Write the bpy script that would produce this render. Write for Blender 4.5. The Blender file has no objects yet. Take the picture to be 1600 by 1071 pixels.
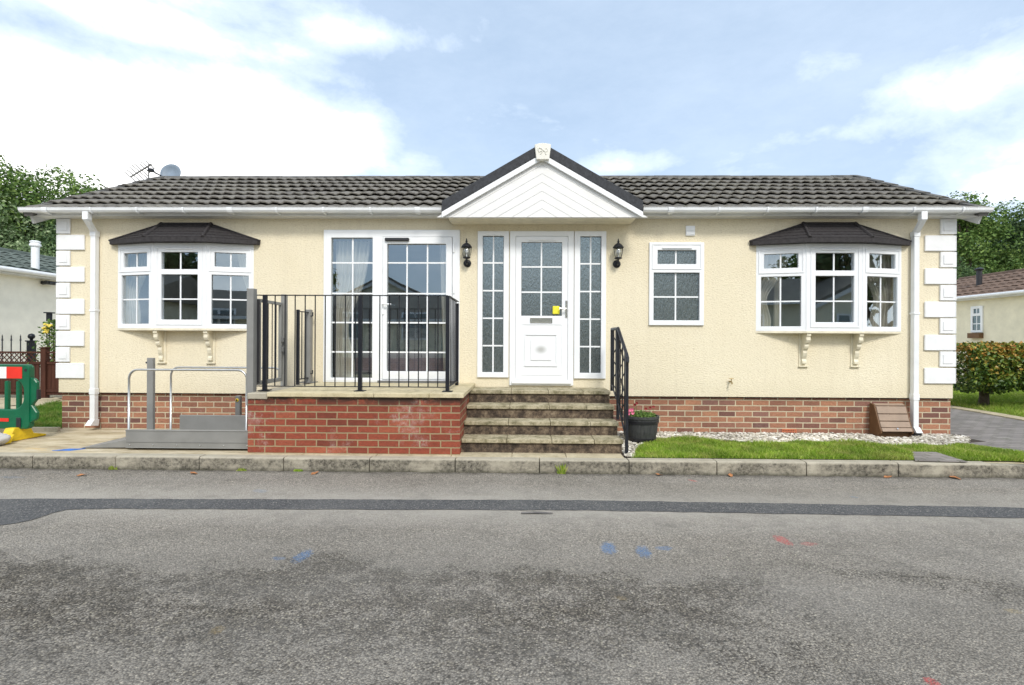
import bpy, bmesh, math, random
from mathutils import Vector, Matrix
R = random.Random(7)
PI = math.pi
C = bpy.context.scene.collection
# ---------------------------------------------------------------- measuring (photograph of a facade seen from a known spot)
F = 800.; D = 6.885; EYE = 1.23; YAW = math.radians(1.09); ROLL = math.radians(0.27); YC = 533.
def ray(px, py):
    dx = px-800; dy = YC-py
    X = dx*math.cos(ROLL)-dy*math.sin(ROLL); Z = dx*math.sin(ROLL)+dy*math.cos(ROLL)
    return (-math.sin(YAW)*F+math.cos(YAW)*X, math.cos(YAW)*F+math.sin(YAW)*X, Z)
def W(px, py, Y=0.):
    v = ray(px, py); t = (Y+D)/v[1]; return (v[0]*t, EYE+v[2]*t)
def WX(px, py, Y=0.): return W(px, py, Y)[0]
def WZ(px, py, Y=0.): return W(px, py, Y)[1]
def G(px, py, z=0.):
    v = ray(px, py); t = (z-EYE)/v[2]; return (v[0]*t, -D+v[1]*t)
# ---------------------------------------------------------------- objects
def link(o, parent=None):
    C.objects.link(o)
    if parent is not None:
        o.parent = parent
        if parent.type == 'EMPTY': o.matrix_parent_inverse = Matrix.Translation(-Vector(parent.location))
    return o
def tag(o, label=None, cat=None, group=None, kind=None):
    if label: o['label'] = label
    if cat: o['category'] = cat
    if group: o['group'] = group
    if kind: o['kind'] = kind
    return o
def thing(name, loc, label, cat, group=None):
    o = bpy.data.objects.new(name, None); o.empty_display_size = .1
    o.location = loc; C.objects.link(o); return tag(o, label, cat, group)
def copy_tree(o, parent=None):
    c = o.copy(); C.objects.link(c)
    if parent is not None: c.parent = parent
    for ch in [k for k in bpy.data.objects if k.parent == o]: copy_tree(ch, c)
    return c
class MB:
    def __init__(s, T=None): s.v = []; s.f = []; s.T = T
    def add(s, vs, fs):
        n = len(s.v)
        s.v += [tuple(s.T @ Vector(p)) for p in vs] if s.T else [tuple(p) for p in vs]
        s.f += [tuple(i+n for i in f) for f in fs]; return s
    def box(s, x0, x1, y0, y1, z0, z1):
        return s.add([(x0,y0,z0),(x1,y0,z0),(x1,y1,z0),(x0,y1,z0),(x0,y0,z1),(x1,y0,z1),(x1,y1,z1),(x0,y1,z1)],
                     [(3,2,1,0),(4,5,6,7),(0,1,5,4),(1,2,6,5),(2,3,7,6),(3,0,4,7)])
    def prism(s, poly, axis, a, b):
        # poly in the plane normal to axis: x->(y,z) y->(x,z) z->(x,y)
        def mk(p, t): return (t,p[0],p[1]) if axis == 'x' else ((p[0],t,p[1]) if axis == 'y' else (p[0],p[1],t))
        n = len(poly); vs = [mk(p, a) for p in poly]+[mk(p, b) for p in poly]
        fs = [tuple(range(n))[::-1], tuple(range(n, 2*n))]+[(i,(i+1)%n,(i+1)%n+n,i+n) for i in range(n)]
        return s.add(vs, fs)
    def tube(s, pts, r, n=8, cap=True):
        pts = [Vector(p) for p in pts]; m = len(pts); rs = r if isinstance(r, (list, tuple)) else [r]*m
        vs = []; up = None
        for i, p in enumerate(pts):
            d = (pts[min(i+1, m-1)]-pts[max(i-1, 0)]).normalized()
            if up is None: up = Vector((0,0,1)) if abs(d.z) < .9 else Vector((1,0,0))
            a = d.cross(up).normalized(); up = a.cross(d).normalized()
            for k in range(n):
                t = 2*PI*k/n; vs.append(tuple(p+(a*math.cos(t)+up*math.sin(t))*rs[i]))
        fs = [(i*n+k, i*n+(k+1)%n, (i+1)*n+(k+1)%n, (i+1)*n+k) for i in range(m-1) for k in range(n)]
        if cap: fs += [tuple(range(n)), tuple(range((m-1)*n, m*n))[::-1]]
        return s.add(vs, fs)
    def lathe(s, prof, c, n=24):
        vs = []; m = len(prof)
        for (r, z) in prof:
            for k in range(n):
                t = 2*PI*k/n; vs.append((c[0]+r*math.cos(t), c[1]+r*math.sin(t), c[2]+z))
        fs = [(i*n+k, i*n+(k+1)%n, (i+1)*n+(k+1)%n, (i+1)*n+k) for i in range(m-1) for k in range(n)]
        fs += [tuple(range(n))[::-1], tuple(range((m-1)*n, m*n))]
        return s.add(vs, fs)
    def plate(s, u0, u1, z0, z1, holes, n0, n1):
        # plate in the x-z plane between y=n0 and y=n1, with rectangular holes; only outer faces
        us = sorted(set([u0,u1]+[h for q in holes for h in q[:2]])); zs = sorted(set([z0,z1]+[h for q in holes for h in q[2:]]))
        def solid(i, j):
            if i < 0 or j < 0 or i >= len(us)-1 or j >= len(zs)-1: return False
            cu = (us[i]+us[i+1])/2; cz = (zs[j]+zs[j+1])/2
            return not any(q[0] < cu < q[1] and q[2] < cz < q[3] for q in holes)
        for i in range(len(us)-1):
            for j in range(len(zs)-1):
                if not solid(i, j): continue
                a, b, c, d = us[i], us[i+1], zs[j], zs[j+1]
                s.add([(a,n0,c),(b,n0,c),(b,n0,d),(a,n0,d)], [(0,1,2,3)]); s.add([(a,n1,c),(b,n1,c),(b,n1,d),(a,n1,d)], [(3,2,1,0)])
                if not solid(i-1, j): s.add([(a,n0,c),(a,n1,c),(a,n1,d),(a,n0,d)], [(3,2,1,0)])
                if not solid(i+1, j): s.add([(b,n0,c),(b,n1,c),(b,n1,d),(b,n0,d)], [(0,1,2,3)])
                if not solid(i, j-1): s.add([(a,n0,c),(b,n0,c),(b,n1,c),(a,n1,c)], [(3,2,1,0)])
                if not solid(i, j+1): s.add([(a,n0,d),(b,n0,d),(b,n1,d),(a,n1,d)], [(0,1,2,3)])
        return s
    def build(s, name, mat, parent=None, smooth=False, bevel=0, weld=False, seg=1, fixn=False):
        me = bpy.data.meshes.new(name); me.from_pydata(s.v, [], s.f); me.materials.append(mat)
        if weld or fixn:
            bm = bmesh.new(); bm.from_mesh(me)
            if weld: bmesh.ops.remove_doubles(bm, verts=bm.verts, dist=1e-4)
            bmesh.ops.recalc_face_normals(bm, faces=bm.faces); bm.to_mesh(me); bm.free()
        if smooth: me.polygons.foreach_set('use_smooth', [True]*len(me.polygons))
        o = bpy.data.objects.new(name, me); link(o, parent)
        if bevel:
            b = o.modifiers.new('bevel', 'BEVEL'); b.width = bevel; b.segments = seg; b.limit_method = 'ANGLE'; b.angle_limit = math.radians(35)
        return o
def ico(mb, c, rx, ry, rz, rot=0, jit=0.):
    t = (1+5**.5)/2; V = [(-1,t,0),(1,t,0),(-1,-t,0),(1,-t,0),(0,-1,t),(0,1,t),(0,-1,-t),(0,1,-t),(t,0,-1),(t,0,1),(-t,0,-1),(-t,0,1)]
    Fs = [(0,11,5),(0,5,1),(0,1,7),(0,7,10),(0,10,11),(1,5,9),(5,11,4),(11,10,2),(10,7,6),(7,1,8),(3,9,4),(3,4,2),(3,2,6),(3,6,8),(3,8,9),(4,9,5),(2,4,11),(6,2,10),(8,6,7),(9,8,1)]
    k = 1/math.sqrt(1+t*t); cs, sn = math.cos(rot), math.sin(rot); out = []
    for (x,y,z) in V:
        q = k*(1+(R.random()-.5)*jit); x, y, z = x*q*rx, y*q*ry, z*q*rz
        out.append((c[0]+x*cs-y*sn, c[1]+x*sn+y*cs, c[2]+z))
    mb.add(out, Fs)
# ---------------------------------------------------------------- material helpers
class M:
    def __init__(s, name, rough=.6, spec=.5, metal=0.):
        s.m = bpy.data.materials.new(name); s.m.use_nodes = True; s.nt = s.m.node_tree
        s.b = s.nt.nodes['Principled BSDF']; s.out = s.nt.nodes['Material Output']
        s.b.inputs['Roughness'].default_value = rough; s.b.inputs['Metallic'].default_value = metal
        s.b.inputs['Specular IOR Level'].default_value = spec
    def n(s, t, props=None, **inp):
        nd = s.nt.nodes.new(t)
        for k, v in (props or {}).items(): setattr(nd, k, v)
        for k, v in inp.items():
            i = int(k[1:]) if k[0] == 'i' and k[1:].isdigit() else k.replace('_', ' ')
            s.set(nd.inputs[i], v)
        return nd
    def set(s, sock, v):
        if isinstance(v, bpy.types.NodeSocket): s.nt.links.new(v, sock)
        else:
            if isinstance(v, (tuple, list)) and len(v) == 3 and sock.type == 'RGBA': v = (*v, 1)
            sock.default_value = v
    def P(s): 
        if not hasattr(s, '_p'): s._p = s.n('ShaderNodeTexCoord').outputs['Object']
        return s._p
    def map(s, scale=(1,1,1), v=None):
        return s.n('ShaderNodeVectorMath', {'operation':'MULTIPLY'}, i0=v or s.P(), i1=scale).outputs[0]
    def noise(s, scale, detail=4, rough=.55, v=None, stretch=None, dist=0.):
        v = s.map(stretch, v) if stretch else (v or s.P())
        return s.n('ShaderNodeTexNoise', None, Vector=v, Scale=scale, Detail=detail, Roughness=rough, Distortion=dist).outputs['Fac']
    def ramp(s, fac, stops, interp='LINEAR'):
        r = s.n('ShaderNodeValToRGB', None, Fac=fac); e = r.color_ramp; e.interpolation = interp
        while len(e.elements) < len(stops): e.elements.new(.5)
        for el, (p, c) in zip(e.elements, stops):
            el.position = p; el.color = (c, c, c, 1) if not isinstance(c, (tuple, list)) else (*c, 1)
        return r.outputs['Color']
    def mix(s, fac, a, b, mode='MIX'):
        x = s.n('ShaderNodeMix', {'data_type':'RGBA', 'blend_type':mode}); s.set(x.inputs[0], fac); s.set(x.inputs[6], a); s.set(x.inputs[7], b)
        return x.outputs[2]
    def math(s, op, a, b=0., c=0., clamp=False):
        x = s.n('ShaderNodeMath', {'operation':op, 'use_clamp':clamp}); s.set(x.inputs[0], a); s.set(x.inputs[1], b); s.set(x.inputs[2], c); return x.outputs[0]
    def bump(s, h, strength=.3, dist=.01, normal=None):
        x = s.n('ShaderNodeBump', None, Height=h, Strength=strength, Distance=dist)
        if normal: s.set(x.inputs['Normal'], normal)
        return x.outputs[0]
    def fin(s, color=None, normal=None, rough=None):
        if color is not None: s.set(s.b.inputs['Base Color'], color)
        if normal is not None: s.set(s.b.inputs['Normal'], normal)
        if rough is not None: s.set(s.b.inputs['Roughness'], rough)
        return s.m
    def sep(s):
        if not hasattr(s, '_s'): s._s = s.n('ShaderNodeSeparateXYZ', None, Vector=s.P())
        return s._s.outputs
def paint(name, col, rough=.45, var=.08, scale=6, bump=0., metal=0., spec=.5):
    m = M(name, rough, spec, metal); n = m.noise(scale, 6, .6)
    dark = tuple(c*(1-var*1.6) for c in col); light = tuple(min(1, c*(1+var)) for c in col)
    c = m.ramp(n, [(.3, dark), (.7, light)])
    nb = m.bump(m.noise(scale*25, 3), bump, .004) if bump else None
    return m.fin(c, nb)
def ellipse_marks(m, base, marks, z=None):
    # small sprayed utility marks with a shape of their own on the ground
    x, y, _ = m.sep(); n = m.noise(14, 5, .7)
    n2 = m.noise(60, 3, .7)
    for (cx, cy, hx, hy, ang, col, op) in marks:
        ca, sa = math.cos(ang), math.sin(ang)
        dx = m.math('SUBTRACT', x, cx); dy = m.math('SUBTRACT', y, cy)
        u = m.math('DIVIDE', m.math('ADD', m.math('MULTIPLY', dx, ca), m.math('MULTIPLY', dy, sa)), hx)
        v = m.math('DIVIDE', m.math('SUBTRACT', m.math('MULTIPLY', dy, ca), m.math('MULTIPLY', dx, sa)), hy)
        r = m.math('SQRT', m.math('ADD', m.math('MULTIPLY', u, u), m.math('MULTIPLY', v, v)))
        k = m.math('MULTIPLY_ADD', n, 1.3, m.math('SUBTRACT', .75, r))
        k = m.math('ADD', k, m.math('MULTIPLY_ADD', n2, 1.2, -1.05))
        k = m.math('MULTIPLY', m.math('MULTIPLY', m.math('MULTIPLY', k, 3, 0, True), m.ramp(m.noise(110, 3, .8), [(.42, .15), (.56, 1.)])), op)
        base = m.mix(k, base, col)
    return base
def brick_mat(name, c1, c2, mortar, stain=0., efflo=0.):
    m = M(name, .85, .25); x, y, z = m.sep()
    wx = m.math('MULTIPLY_ADD', m.noise(7, 4, .7), .014, -.007); wz = m.math('MULTIPLY_ADD', m.noise(8.3, 4, .7), .009, -.0045)
    v = m.n('ShaderNodeCombineXYZ', None, X=m.math('ADD', m.math('ADD', x, y), wx), Y=m.math('ADD', z, wz), Z=0.).outputs[0]
    br = m.n('ShaderNodeTexBrick', {'offset':.5}, Vector=v, Color1=(0,0,0), Color2=(1,1,1), Mortar=(.5,.5,.5), Scale=1., Mortar_Size=.0075, Mortar_Smooth=.2, Bias=0., Brick_Width=.225, Row_Height=.075)
    tint = m.ramp(br.outputs['Color'], [(0., c1[0]), (.35, c1[1]), (.7, c2[0]), (1., c2[1])])
    n = m.noise(22, 6, .7, stretch=(1,1,2.5)); tint = m.mix(.55, tint, m.ramp(n, [(.25, .25), (.75, .95)]), 'MULTIPLY')
    tint = m.mix(1., tint, (1.45,1.45,1.45), 'MULTIPLY')
    mort = m.mix(m.noise(9, 4), mortar, tuple(c*.6 for c in mortar))
    tint = m.mix(m.math('MULTIPLY', m.ramp(m.noise(38, 5, .8, stretch=(1,1,1.8)), [(.52, 0.), (.66, 1.)]), .5), tint, (.09,.045,.035)); col = m.mix(br.outputs['Fac'], tint, mort)
    if stain:
        big = m.noise(1.3, 5, .7, dist=.4)
        col = m.mix(m.math('MULTIPLY', m.ramp(big, [(.45, 0.), (.7, 1.)]), stain), col, (.05,.045,.04))
    if efflo:
        e = m.math('MULTIPLY', m.ramp(m.noise(2.6, 6, .75), [(.54, 0.), (.68, 1.)]), m.ramp(m.noise(30, 4, .7), [(.4, 0.), (.65, 1.)]))
        col = m.mix(m.math('MULTIPLY', e, efflo), col, (.62,.58,.54))
    h = m.math('ADD', m.math('MULTIPLY', m.math('SUBTRACT', 1., br.outputs['Fac']), 1.), m.math('MULTIPLY', m.noise(70, 5, .7), .6))
    return m, col, m.bump(h, .7, .006)
MT = {}; KY_ = -1.58
def mats():
    # cream textured render
    m = M('cream_render', .9, .2)
    st = m.noise(36, 4, .6, stretch=(1,1,2.1)); st2 = m.noise(120, 3, .6)
    big = m.noise(.7, 5, .6); streak = m.noise(2.2, 6, .7, stretch=(5,5,.3))
    c = m.ramp(big, [(.3, (.80,.72,.535)), (.7, (.855,.782,.605))])
    c = m.mix(m.ramp(st, [(.34, .6), (.48, 0.)]), c, (.64,.555,.40)); c = m.mix(m.ramp(st2, [(.35, .35), (.5, 0.)]), c, (.60,.52,.37))
    c = m.mix(m.math('MULTIPLY', m.ramp(streak, [(.48, 0.), (.76, 1.)]), .22), c, (.58,.51,.38))
    c = m.mix(m.math('MULTIPLY', m.ramp(m.noise(34, 5, .8), [(.70, 0.), (.76, 1.)]), .4), c, (.32,.27,.19))
    zz = m.sep()[2]; low = m.math('MULTIPLY', m.math('SUBTRACT', .75, zz), 3.5, 0, True)
    c = m.mix(m.math('MULTIPLY', m.math('MULTIPLY', low, m.noise(5, 6, .7)), .45), c, (.52,.45,.31))
    MT['render'] = m.fin(c, m.bump(m.math('ADD', st, m.math('MULTIPLY', st2, .5)), .8, .011))
    MT['upvc'] = paint('white_upvc', (.84,.86,.88), .28, .03, 3)
    MT['quoin'] = paint('painted_quoin', (.82,.83,.84), .6, .05, 5, .25)
    MT['fascia'] = paint('white_fascia', (.70,.71,.71), .4, .08, 4)
    MT['gutter'] = paint('gutter_plastic', (.82,.84,.86), .3, .05, 5)
    MT['cladding'] = paint('gable_cladding', (.78,.78,.77), .4, .04, 3)
    MT['cream_trim'] = paint('cream_trim', (.76,.70,.54), .6, .1, 9, .2)
    # bricks
    m, c, nb = brick_mat('mixed_brick', ((.14,.07,.06),(.27,.125,.08)), ((.38,.185,.11),(.21,.105,.085)), (.68,.59,.42), .2, .12)
    MT['brick_house'] = m.fin(c, nb)
    m, c, nb = brick_mat('red_brick', ((.15,.040,.026),(.25,.062,.036)), ((.21,.050,.03),(.32,.095,.052)), (.40,.31,.18), .0, .5)
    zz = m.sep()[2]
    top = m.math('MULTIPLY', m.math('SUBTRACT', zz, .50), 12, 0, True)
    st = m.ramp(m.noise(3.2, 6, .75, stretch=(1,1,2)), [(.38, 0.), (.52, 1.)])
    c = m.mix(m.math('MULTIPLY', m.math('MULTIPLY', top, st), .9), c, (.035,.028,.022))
    wh = m.ramp(m.noise(2.1, 6, .8, stretch=(1,1,.6)), [(.57, 0.), (.66, 1.)])
    c = m.mix(m.math('MULTIPLY', wh, .15), c, (.6,.5,.45))
    MT['brick_terrace'] = m.fin(c, nb)
    # paving
    def slab(name, a, b, dirt, amt):
        m = M(name, .85, .25); n = m.noise(4, 8, .7); c = m.ramp(n, [(.3, a), (.7, b)])
        sp = m.noise(90, 3, .7); c = m.mix(m.ramp(sp, [(.55, 0.), (.75, .5)]), c, tuple(x*.5 for x in a))
        dn = m.noise(7, 7, .78); c = m.mix(m.math('MULTIPLY', m.ramp(dn, [(.46, 0.), (.62, 1.)]), amt), c, dirt)
        return m, c
    m, c = slab('buff_coping', (.52,.45,.28), (.66,.58,.40), (.16,.13,.06), .35); MT['coping'] = m.fin(c, m.bump(m.noise(80, 4), .3, .004))
    m, c = slab('mossy_tread', (.38,.33,.22), (.52,.465,.33), (.10,.09,.04), .75)
    c = m.mix(m.math('MULTIPLY', m.ramp(m.noise(25, 6, .8), [(.5, 0.), (.62, 1.)]), .6), c, (.10,.09,.045))
    MT['tread'] = m.fin(c, m.bump(m.noise(60, 5), .4, .005))
    m = M('mouldy_riser', .9, .2); n = m.noise(9, 8, .8)
    x, y, z = m.sep()
    c = m.ramp(n, [(.30, (.022,.018,.015)), (.44, (.06,.046,.036)), (.54, (.14,.105,.075)), (.66, (.29,.23,.16))])
    c = m.mix(m.ramp(m.noise(75, 4, .8), [(.66, 0.), (.70, 1.)]), c, (.42,.40,.34))
    MT['riser'] = m.fin(c, m.bump(m.noise(50, 6, .8), .8, .01))
    m = M('kerb_concrete', .88, .25); n = m.noise(6, 8, .75)
    c = m.ramp(n, [(.28, (.30,.27,.21)), (.7, (.50,.46,.37))]); x, y, z = m.sep()
    st = m.ramp(m.noise(1.6, 6, .8, stretch=(1.3,1,2.2)), [(.38, 0.), (.55, 1.)])
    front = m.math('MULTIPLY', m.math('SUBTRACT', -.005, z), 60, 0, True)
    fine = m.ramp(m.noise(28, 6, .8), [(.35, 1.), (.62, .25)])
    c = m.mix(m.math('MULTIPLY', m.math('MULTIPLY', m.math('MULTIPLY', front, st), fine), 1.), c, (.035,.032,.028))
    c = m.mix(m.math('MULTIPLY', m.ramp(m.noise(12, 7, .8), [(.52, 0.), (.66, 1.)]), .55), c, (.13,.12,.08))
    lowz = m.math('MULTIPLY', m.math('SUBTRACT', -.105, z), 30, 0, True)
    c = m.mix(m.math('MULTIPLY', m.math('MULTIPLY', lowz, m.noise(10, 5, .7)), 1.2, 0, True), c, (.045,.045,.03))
    MT['kerb'] = m.fin(c, m.bump(m.noise(60, 6, .8), .6, .007))
    # concrete apron with stains and sprayed marks
    m = M('stained_concrete', .9, .2); n = m.noise(2.2, 8, .7, stretch=(1,2.2,1))
    c = m.ramp(n, [(.3, (.34,.27,.165)), (.5, (.50,.43,.30)), (.7, (.62,.55,.42))])
    c = m.mix(m.math('MULTIPLY', m.ramp(m.noise(3.5, 7, .75, stretch=(.5,2.6,1)), [(.5, 0.), (.62, 1.)]), .6), c, (.20,.15,.08))
    c = m.mix(m.ramp(m.noise(120, 3, .7), [(.6, 0.), (.8, .6)]), c, (.2,.17,.12))
    bx, by = G(107, 702); yx, yy = G(55, 701); 
    c = ellipse_marks(m, c, [(yx, yy, .16, .02, .1, (.75,.45,.08), .7), (yx+.12, yy-.06, .1, .015, -.1, (.75,.45,.08), .6), (yx-.1, yy+.07, .09, .015, .4, (.75,.45,.08), .5)])
    MT['apron'] = m.fin(c, m.bump(m.noise(90, 5, .75), .35, .004))
    MT['slab'] = None
    m, c = slab('buff_slab', (.42,.36,.24), (.58,.51,.36), (.17,.14,.08), .45); MT['slab'] = m.fin(c, m.bump(m.noise(80, 5), .35, .004))
    # road
    m = M('worn_asphalt', .9, .25); x, y, z = m.sep()
    vor = m.n('ShaderNodeTexVoronoi', {'feature':'F1'}, Vector=m.P(), Scale=105.).outputs
    sc_ = m.n('ShaderNodeSeparateColor', None, Color=vor['Color']).outputs; chip = sc_[0]; chip2 = sc_[1]
    fine = m.noise(190, 4, .75)
    lt = m.ramp(chip, [(0., (.235,.212,.18)), (.5, (.36,.33,.285)), (.93, (.44,.40,.34)), (1., (.62,.56,.46))])
    dk = m.ramp(chip, [(0., (.035,.030,.024)), (.5, (.125,.108,.086)), (.9, (.24,.21,.165)), (1., (.42,.38,.29))])
    wob = m.math('MULTIPLY_ADD', m.noise(1.1, 6, .65), 1.5, -.75)
    yy = m.math('ADD', y, wob)
    xx = m.math('ADD', x, m.math('MULTIPLY_ADD', m.noise(.8, 4, .6), 2.4, -1.2))
    band = m.math('MULTIPLY', m.math('MULTIPLY', m.math('SUBTRACT', -3.62, yy), 4., 0, True), m.math('MULTIPLY', m.math('ADD', yy, 5.3), 1.3, 0, True))
    bandx = m.math('MULTIPLY', m.math('SUBTRACT', 2.1, xx), .8, 0, True)
    # second smaller dark streak on the right
    b2 = m.math('MULTIPLY', m.math('SUBTRACT', .3, m.math('ABSOLUTE', m.math('ADD', m.math('ADD', yy, 3.55), m.math('MULTIPLY', m.math('SUBTRACT', x, 1.5), .45)))), 4., 0, True)
    b2 = m.math('MULTIPLY', b2, m.math('MULTIPLY', m.math('SUBTRACT', x, 1.2), 1.2, 0, True))
    msk = m.math('MAXIMUM', m.math('MULTIPLY', band, bandx), m.math('MULTIPLY', b2, .85))
    msk = m.math('MAXIMUM', msk, m.math('MULTIPLY', m.math('MULTIPLY', m.ramp(m.noise(1.3, 6, .7), [(.5, 0.), (.64, 1.)]), m.math('MULTIPLY', m.math('SUBTRACT', -3.9, yy), 2., 0, True)), .6))
    # gutter side darker tarmac
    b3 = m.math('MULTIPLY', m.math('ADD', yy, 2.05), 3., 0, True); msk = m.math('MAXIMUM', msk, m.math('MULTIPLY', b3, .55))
    clump = m.ramp(m.noise(6., 9, .8), [(.30, .3), (.60, .9)])
    k = m.math('MULTIPLY', m.math('MULTIPLY', msk, clump), .95)
    thr = m.math('MULTIPLY', m.math('SUBTRACT', m.math('MULTIPLY_ADD', k, 1.2, -.08), m.math('MULTIPLY_ADD', chip2, .55, m.math('MULTIPLY', fine, .45))), 4.5, 0, True)
    thr = m.math('ADD', m.math('MULTIPLY', thr, .82), m.math('MULTIPLY', k, .18))
    gap = m.ramp(vor['Distance'], [(.25, 1.12), (.50, .80), (.75, .34)]); c = m.mix(m.math('MULTIPLY_ADD', k, .25, .70), m.mix(thr, lt, dk), gap, 'MULTIPLY')
    c = m.mix(m.math('MULTIPLY', m.ramp(m.noise(.9, 6, .65, stretch=(.5,1.6,1)), [(.38, 0.), (.72, 1.)]), .5), c, m.mix(.5, c, (.42,.40,.37)))
    dusty = m.math('SUBTRACT', .60, m.math('ABSOLUTE', m.math('ADD', y, 2.62)), 0)
    c = m.mix(m.math('MULTIPLY', m.math('MULTIPLY', dusty, 2.2, 0, True), m.math('MULTIPLY', m.ramp(m.noise(1.5, 6, .7, stretch=(.5,1.5,1)), [(.3, .45), (.6, 1.)]), .75)), c, (.46,.43,.38))
    c = m.mix(m.math('MULTIPLY', m.ramp(m.noise(3.2, 7, .8), [(.3, 1.), (.52, 0.)]), .35), c, (.08,.078,.07))
    Rm = lambda px, py: G(px, py, -.14)
    blue = (.06,.21,.46); red = (.62,.08,.08); tan = (.30,.23,.12)
    def seg(px0, py0, px1, py1, w, col, op):
        a = Rm(px0, py0); b = Rm(px1, py1); L = math.hypot(b[0]-a[0], b[1]-a[1])
        return ((a[0]+b[0])/2, (a[1]+b[1])/2, max(L/2, .03), w, math.atan2(b[1]-a[1], b[0]-a[0]), col, op)
    marks = [seg(458,880,488,858,.06,blue,.75), seg(424,872,446,874,.03,blue,.5), seg(948,846,952,868,.055,blue,.75), seg(1000,852,1012,874,.055,blue,.7),
             seg(1022,857,1054,857,.04,blue,.5), seg(1210,836,1238,854,.05,red,.75), seg(1246,850,1280,850,.035,red,.45), seg(1074,750,1092,753,.025,red,.7),
             seg(1440,1062,1470,1070,.035,red,.75), seg(1326,776,1342,778,.03,(.10,.25,.42),.4), seg(395,765,420,770,.05,(.15,.28,.45),.3),
             seg(326,986,354,984,.045,tan,.7), seg(960,932,982,938,.03,tan,.5), seg(1570,955,1596,955,.03,(.45,.36,.2),.6), seg(0,745,40,747,.05,(.12,.2,.3),.4)]
    c = ellipse_marks(m, c, marks)
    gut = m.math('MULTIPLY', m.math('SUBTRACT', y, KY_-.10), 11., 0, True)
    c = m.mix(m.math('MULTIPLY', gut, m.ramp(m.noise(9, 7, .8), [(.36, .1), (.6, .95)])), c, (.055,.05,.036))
    lane = m.math('MULTIPLY', m.ramp(m.noise(.55, 3, .5, stretch=(.25,1.6,1)), [(.42, 0.), (.62, 1.)]), .22); c = m.mix(lane, c, (.12,.114,.10))
    h = m.math('ADD', m.math('MULTIPLY', vor['Distance'], -1.2), m.math('MULTIPLY', fine, 1.))
    MT['road'] = m.fin(c, m.bump(h, .9, .008))
    m = M('new_asphalt', .85, .3); vor = m.n('ShaderNodeTexVoronoi', None, Vector=m.P(), Scale=130.).outputs
    chip = m.n('ShaderNodeSeparateColor', None, Color=vor['Color']).outputs[0]
    c = m.ramp(chip, [(0., (.045,.047,.050)), (.6, (.088,.09,.093)), (.92, (.14,.14,.138)), (1., (.30,.28,.25))])
    c = m.mix(m.math('MULTIPLY', m.ramp(m.noise(2, 6, .7), [(.45, 0.), (.7, 1.)]), .35), c, (.18,.178,.17))
    MT['patch'] = m.fin(c, m.bump(m.noise(170, 3, .7), .7, .005))
    # roof tile
    m = M('concrete_tile', .9, .2)
    n = m.noise(3, 8, .75); c = m.ramp(n, [(.3, (.10,.092,.082)), (.7, (.22,.207,.185))]); c = m.mix(m.math('MULTIPLY', m.ramp(m.noise(1.1, 5, .7), [(.44, 0.), (.6, 1.)]), .35), c, (.26,.245,.20)); c = m.mix(m.ramp(m.noise(16, 3, .9, stretch=(.4,1,1)), [(.58, 0.), (.62, .4)]), c, (.10,.11,.06))
    c = m.mix(m.math('MULTIPLY', m.ramp(m.noise(40, 6, .8), [(.5, 0.), (.66, 1.)]), .6), c, (.30,.29,.27))
    c = m.mix(m.math('MULTIPLY', m.ramp(m.noise(14, 6, .8), [(.52, 0.), (.64, 1.)]), .6), c, (.045,.042,.040))
    MT['tile'] = m.fin(c, m.bump(m.noise(120, 4, .8), .5, .006))
    MT['ridge'] = paint('ridge_tile', (.115,.112,.105), .9, .4, 8, .5)
    MT['tile_brown'] = paint('brown_tile', (.15,.098,.07), .9, .3, 5, .4)
    MT['tile_green'] = paint('green_grey_tile', (.10,.125,.11), .9, .3, 5, .4)
    m = M('bay_tile', .75, .35); x, y, z = m.sep()
    c = m.ramp(m.noise(30, 5, .7), [(.3, (.02,.018,.019)), (.7, (.05,.045,.047))]); MT['bayroof'] = m.fin(c, m.bump(m.noise(220, 3, .8), .5, .004))
    MT['verge'] = paint('black_verge', (.035,.038,.045), .75, .3, 30, .4, spec=.5)
    MT['black'] = paint('black_metal', (.010,.012,.018), .4, .2, 20, spec=.35)
    MT['iron'] = paint('wrought_iron', (.014,.016,.022), .3, .2, 20)
    MT['grey'] = paint('grey_powder_coat', (.235,.235,.225), .5, .07, 5, .1)
    MT['grey_dark'] = paint('dark_grey_powder_coat', (.16,.16,.155), .5, .1, 5, .1)
    MT['steel'] = paint('brushed_steel', (.62,.62,.60), .28, .08, 20, 0, 1.)
    MT['chrome'] = paint('chrome', (.75,.75,.74), .15, .05, 20, 0, 1.)
    MT['brass'] = paint('dull_brass', (.35,.26,.12), .45, .2, 40, 0, .8)
    m = M('oak_effect_tub', .65, .4); n = m.noise(5, 6, .7, stretch=(9,9,.7)); c = m.ramp(n, [(.3, (.025,.027,.028)), (.7, (.07,.073,.072))])
    MT['tub'] = m.fin(c, m.bump(m.noise(8, 5, .7, stretch=(10,10,.6)), .5, .006))
    MT['soil'] = paint('soil', (.05,.035,.025), .95, .3, 30, .8)
    MT['box_brown'] = paint('brown_plastic', (.31,.225,.165), .55, .1, 8, .15)
    MT['box_side'] = paint('dark_brown_plastic', (.15,.075,.03), .6, .12, 8, .15)
    MT['green'] = paint('green_barrier_plastic', (.0,.115,.05), .35, .12, 6)
    MT['yellow'] = paint('yellow_plastic', (.80,.56,.02), .5, .15, 12)
    MT['red'] = paint('red_reflective', (.75,.03,.015), .4, .05, 10)
    MT['whitestrip'] = paint('white_reflective', (.8,.8,.8), .4, .04, 10)
    MT['terracotta'] = paint('terracotta', (.55,.17,.08), .8, .15, 30, .3)
    MT['blackplastic'] = paint('black_plastic', (.02,.02,.024), .4, .1, 20)
    MT['note'] = paint('yellow_card', (.85,.78,.04), .6, .06, 30)
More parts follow.
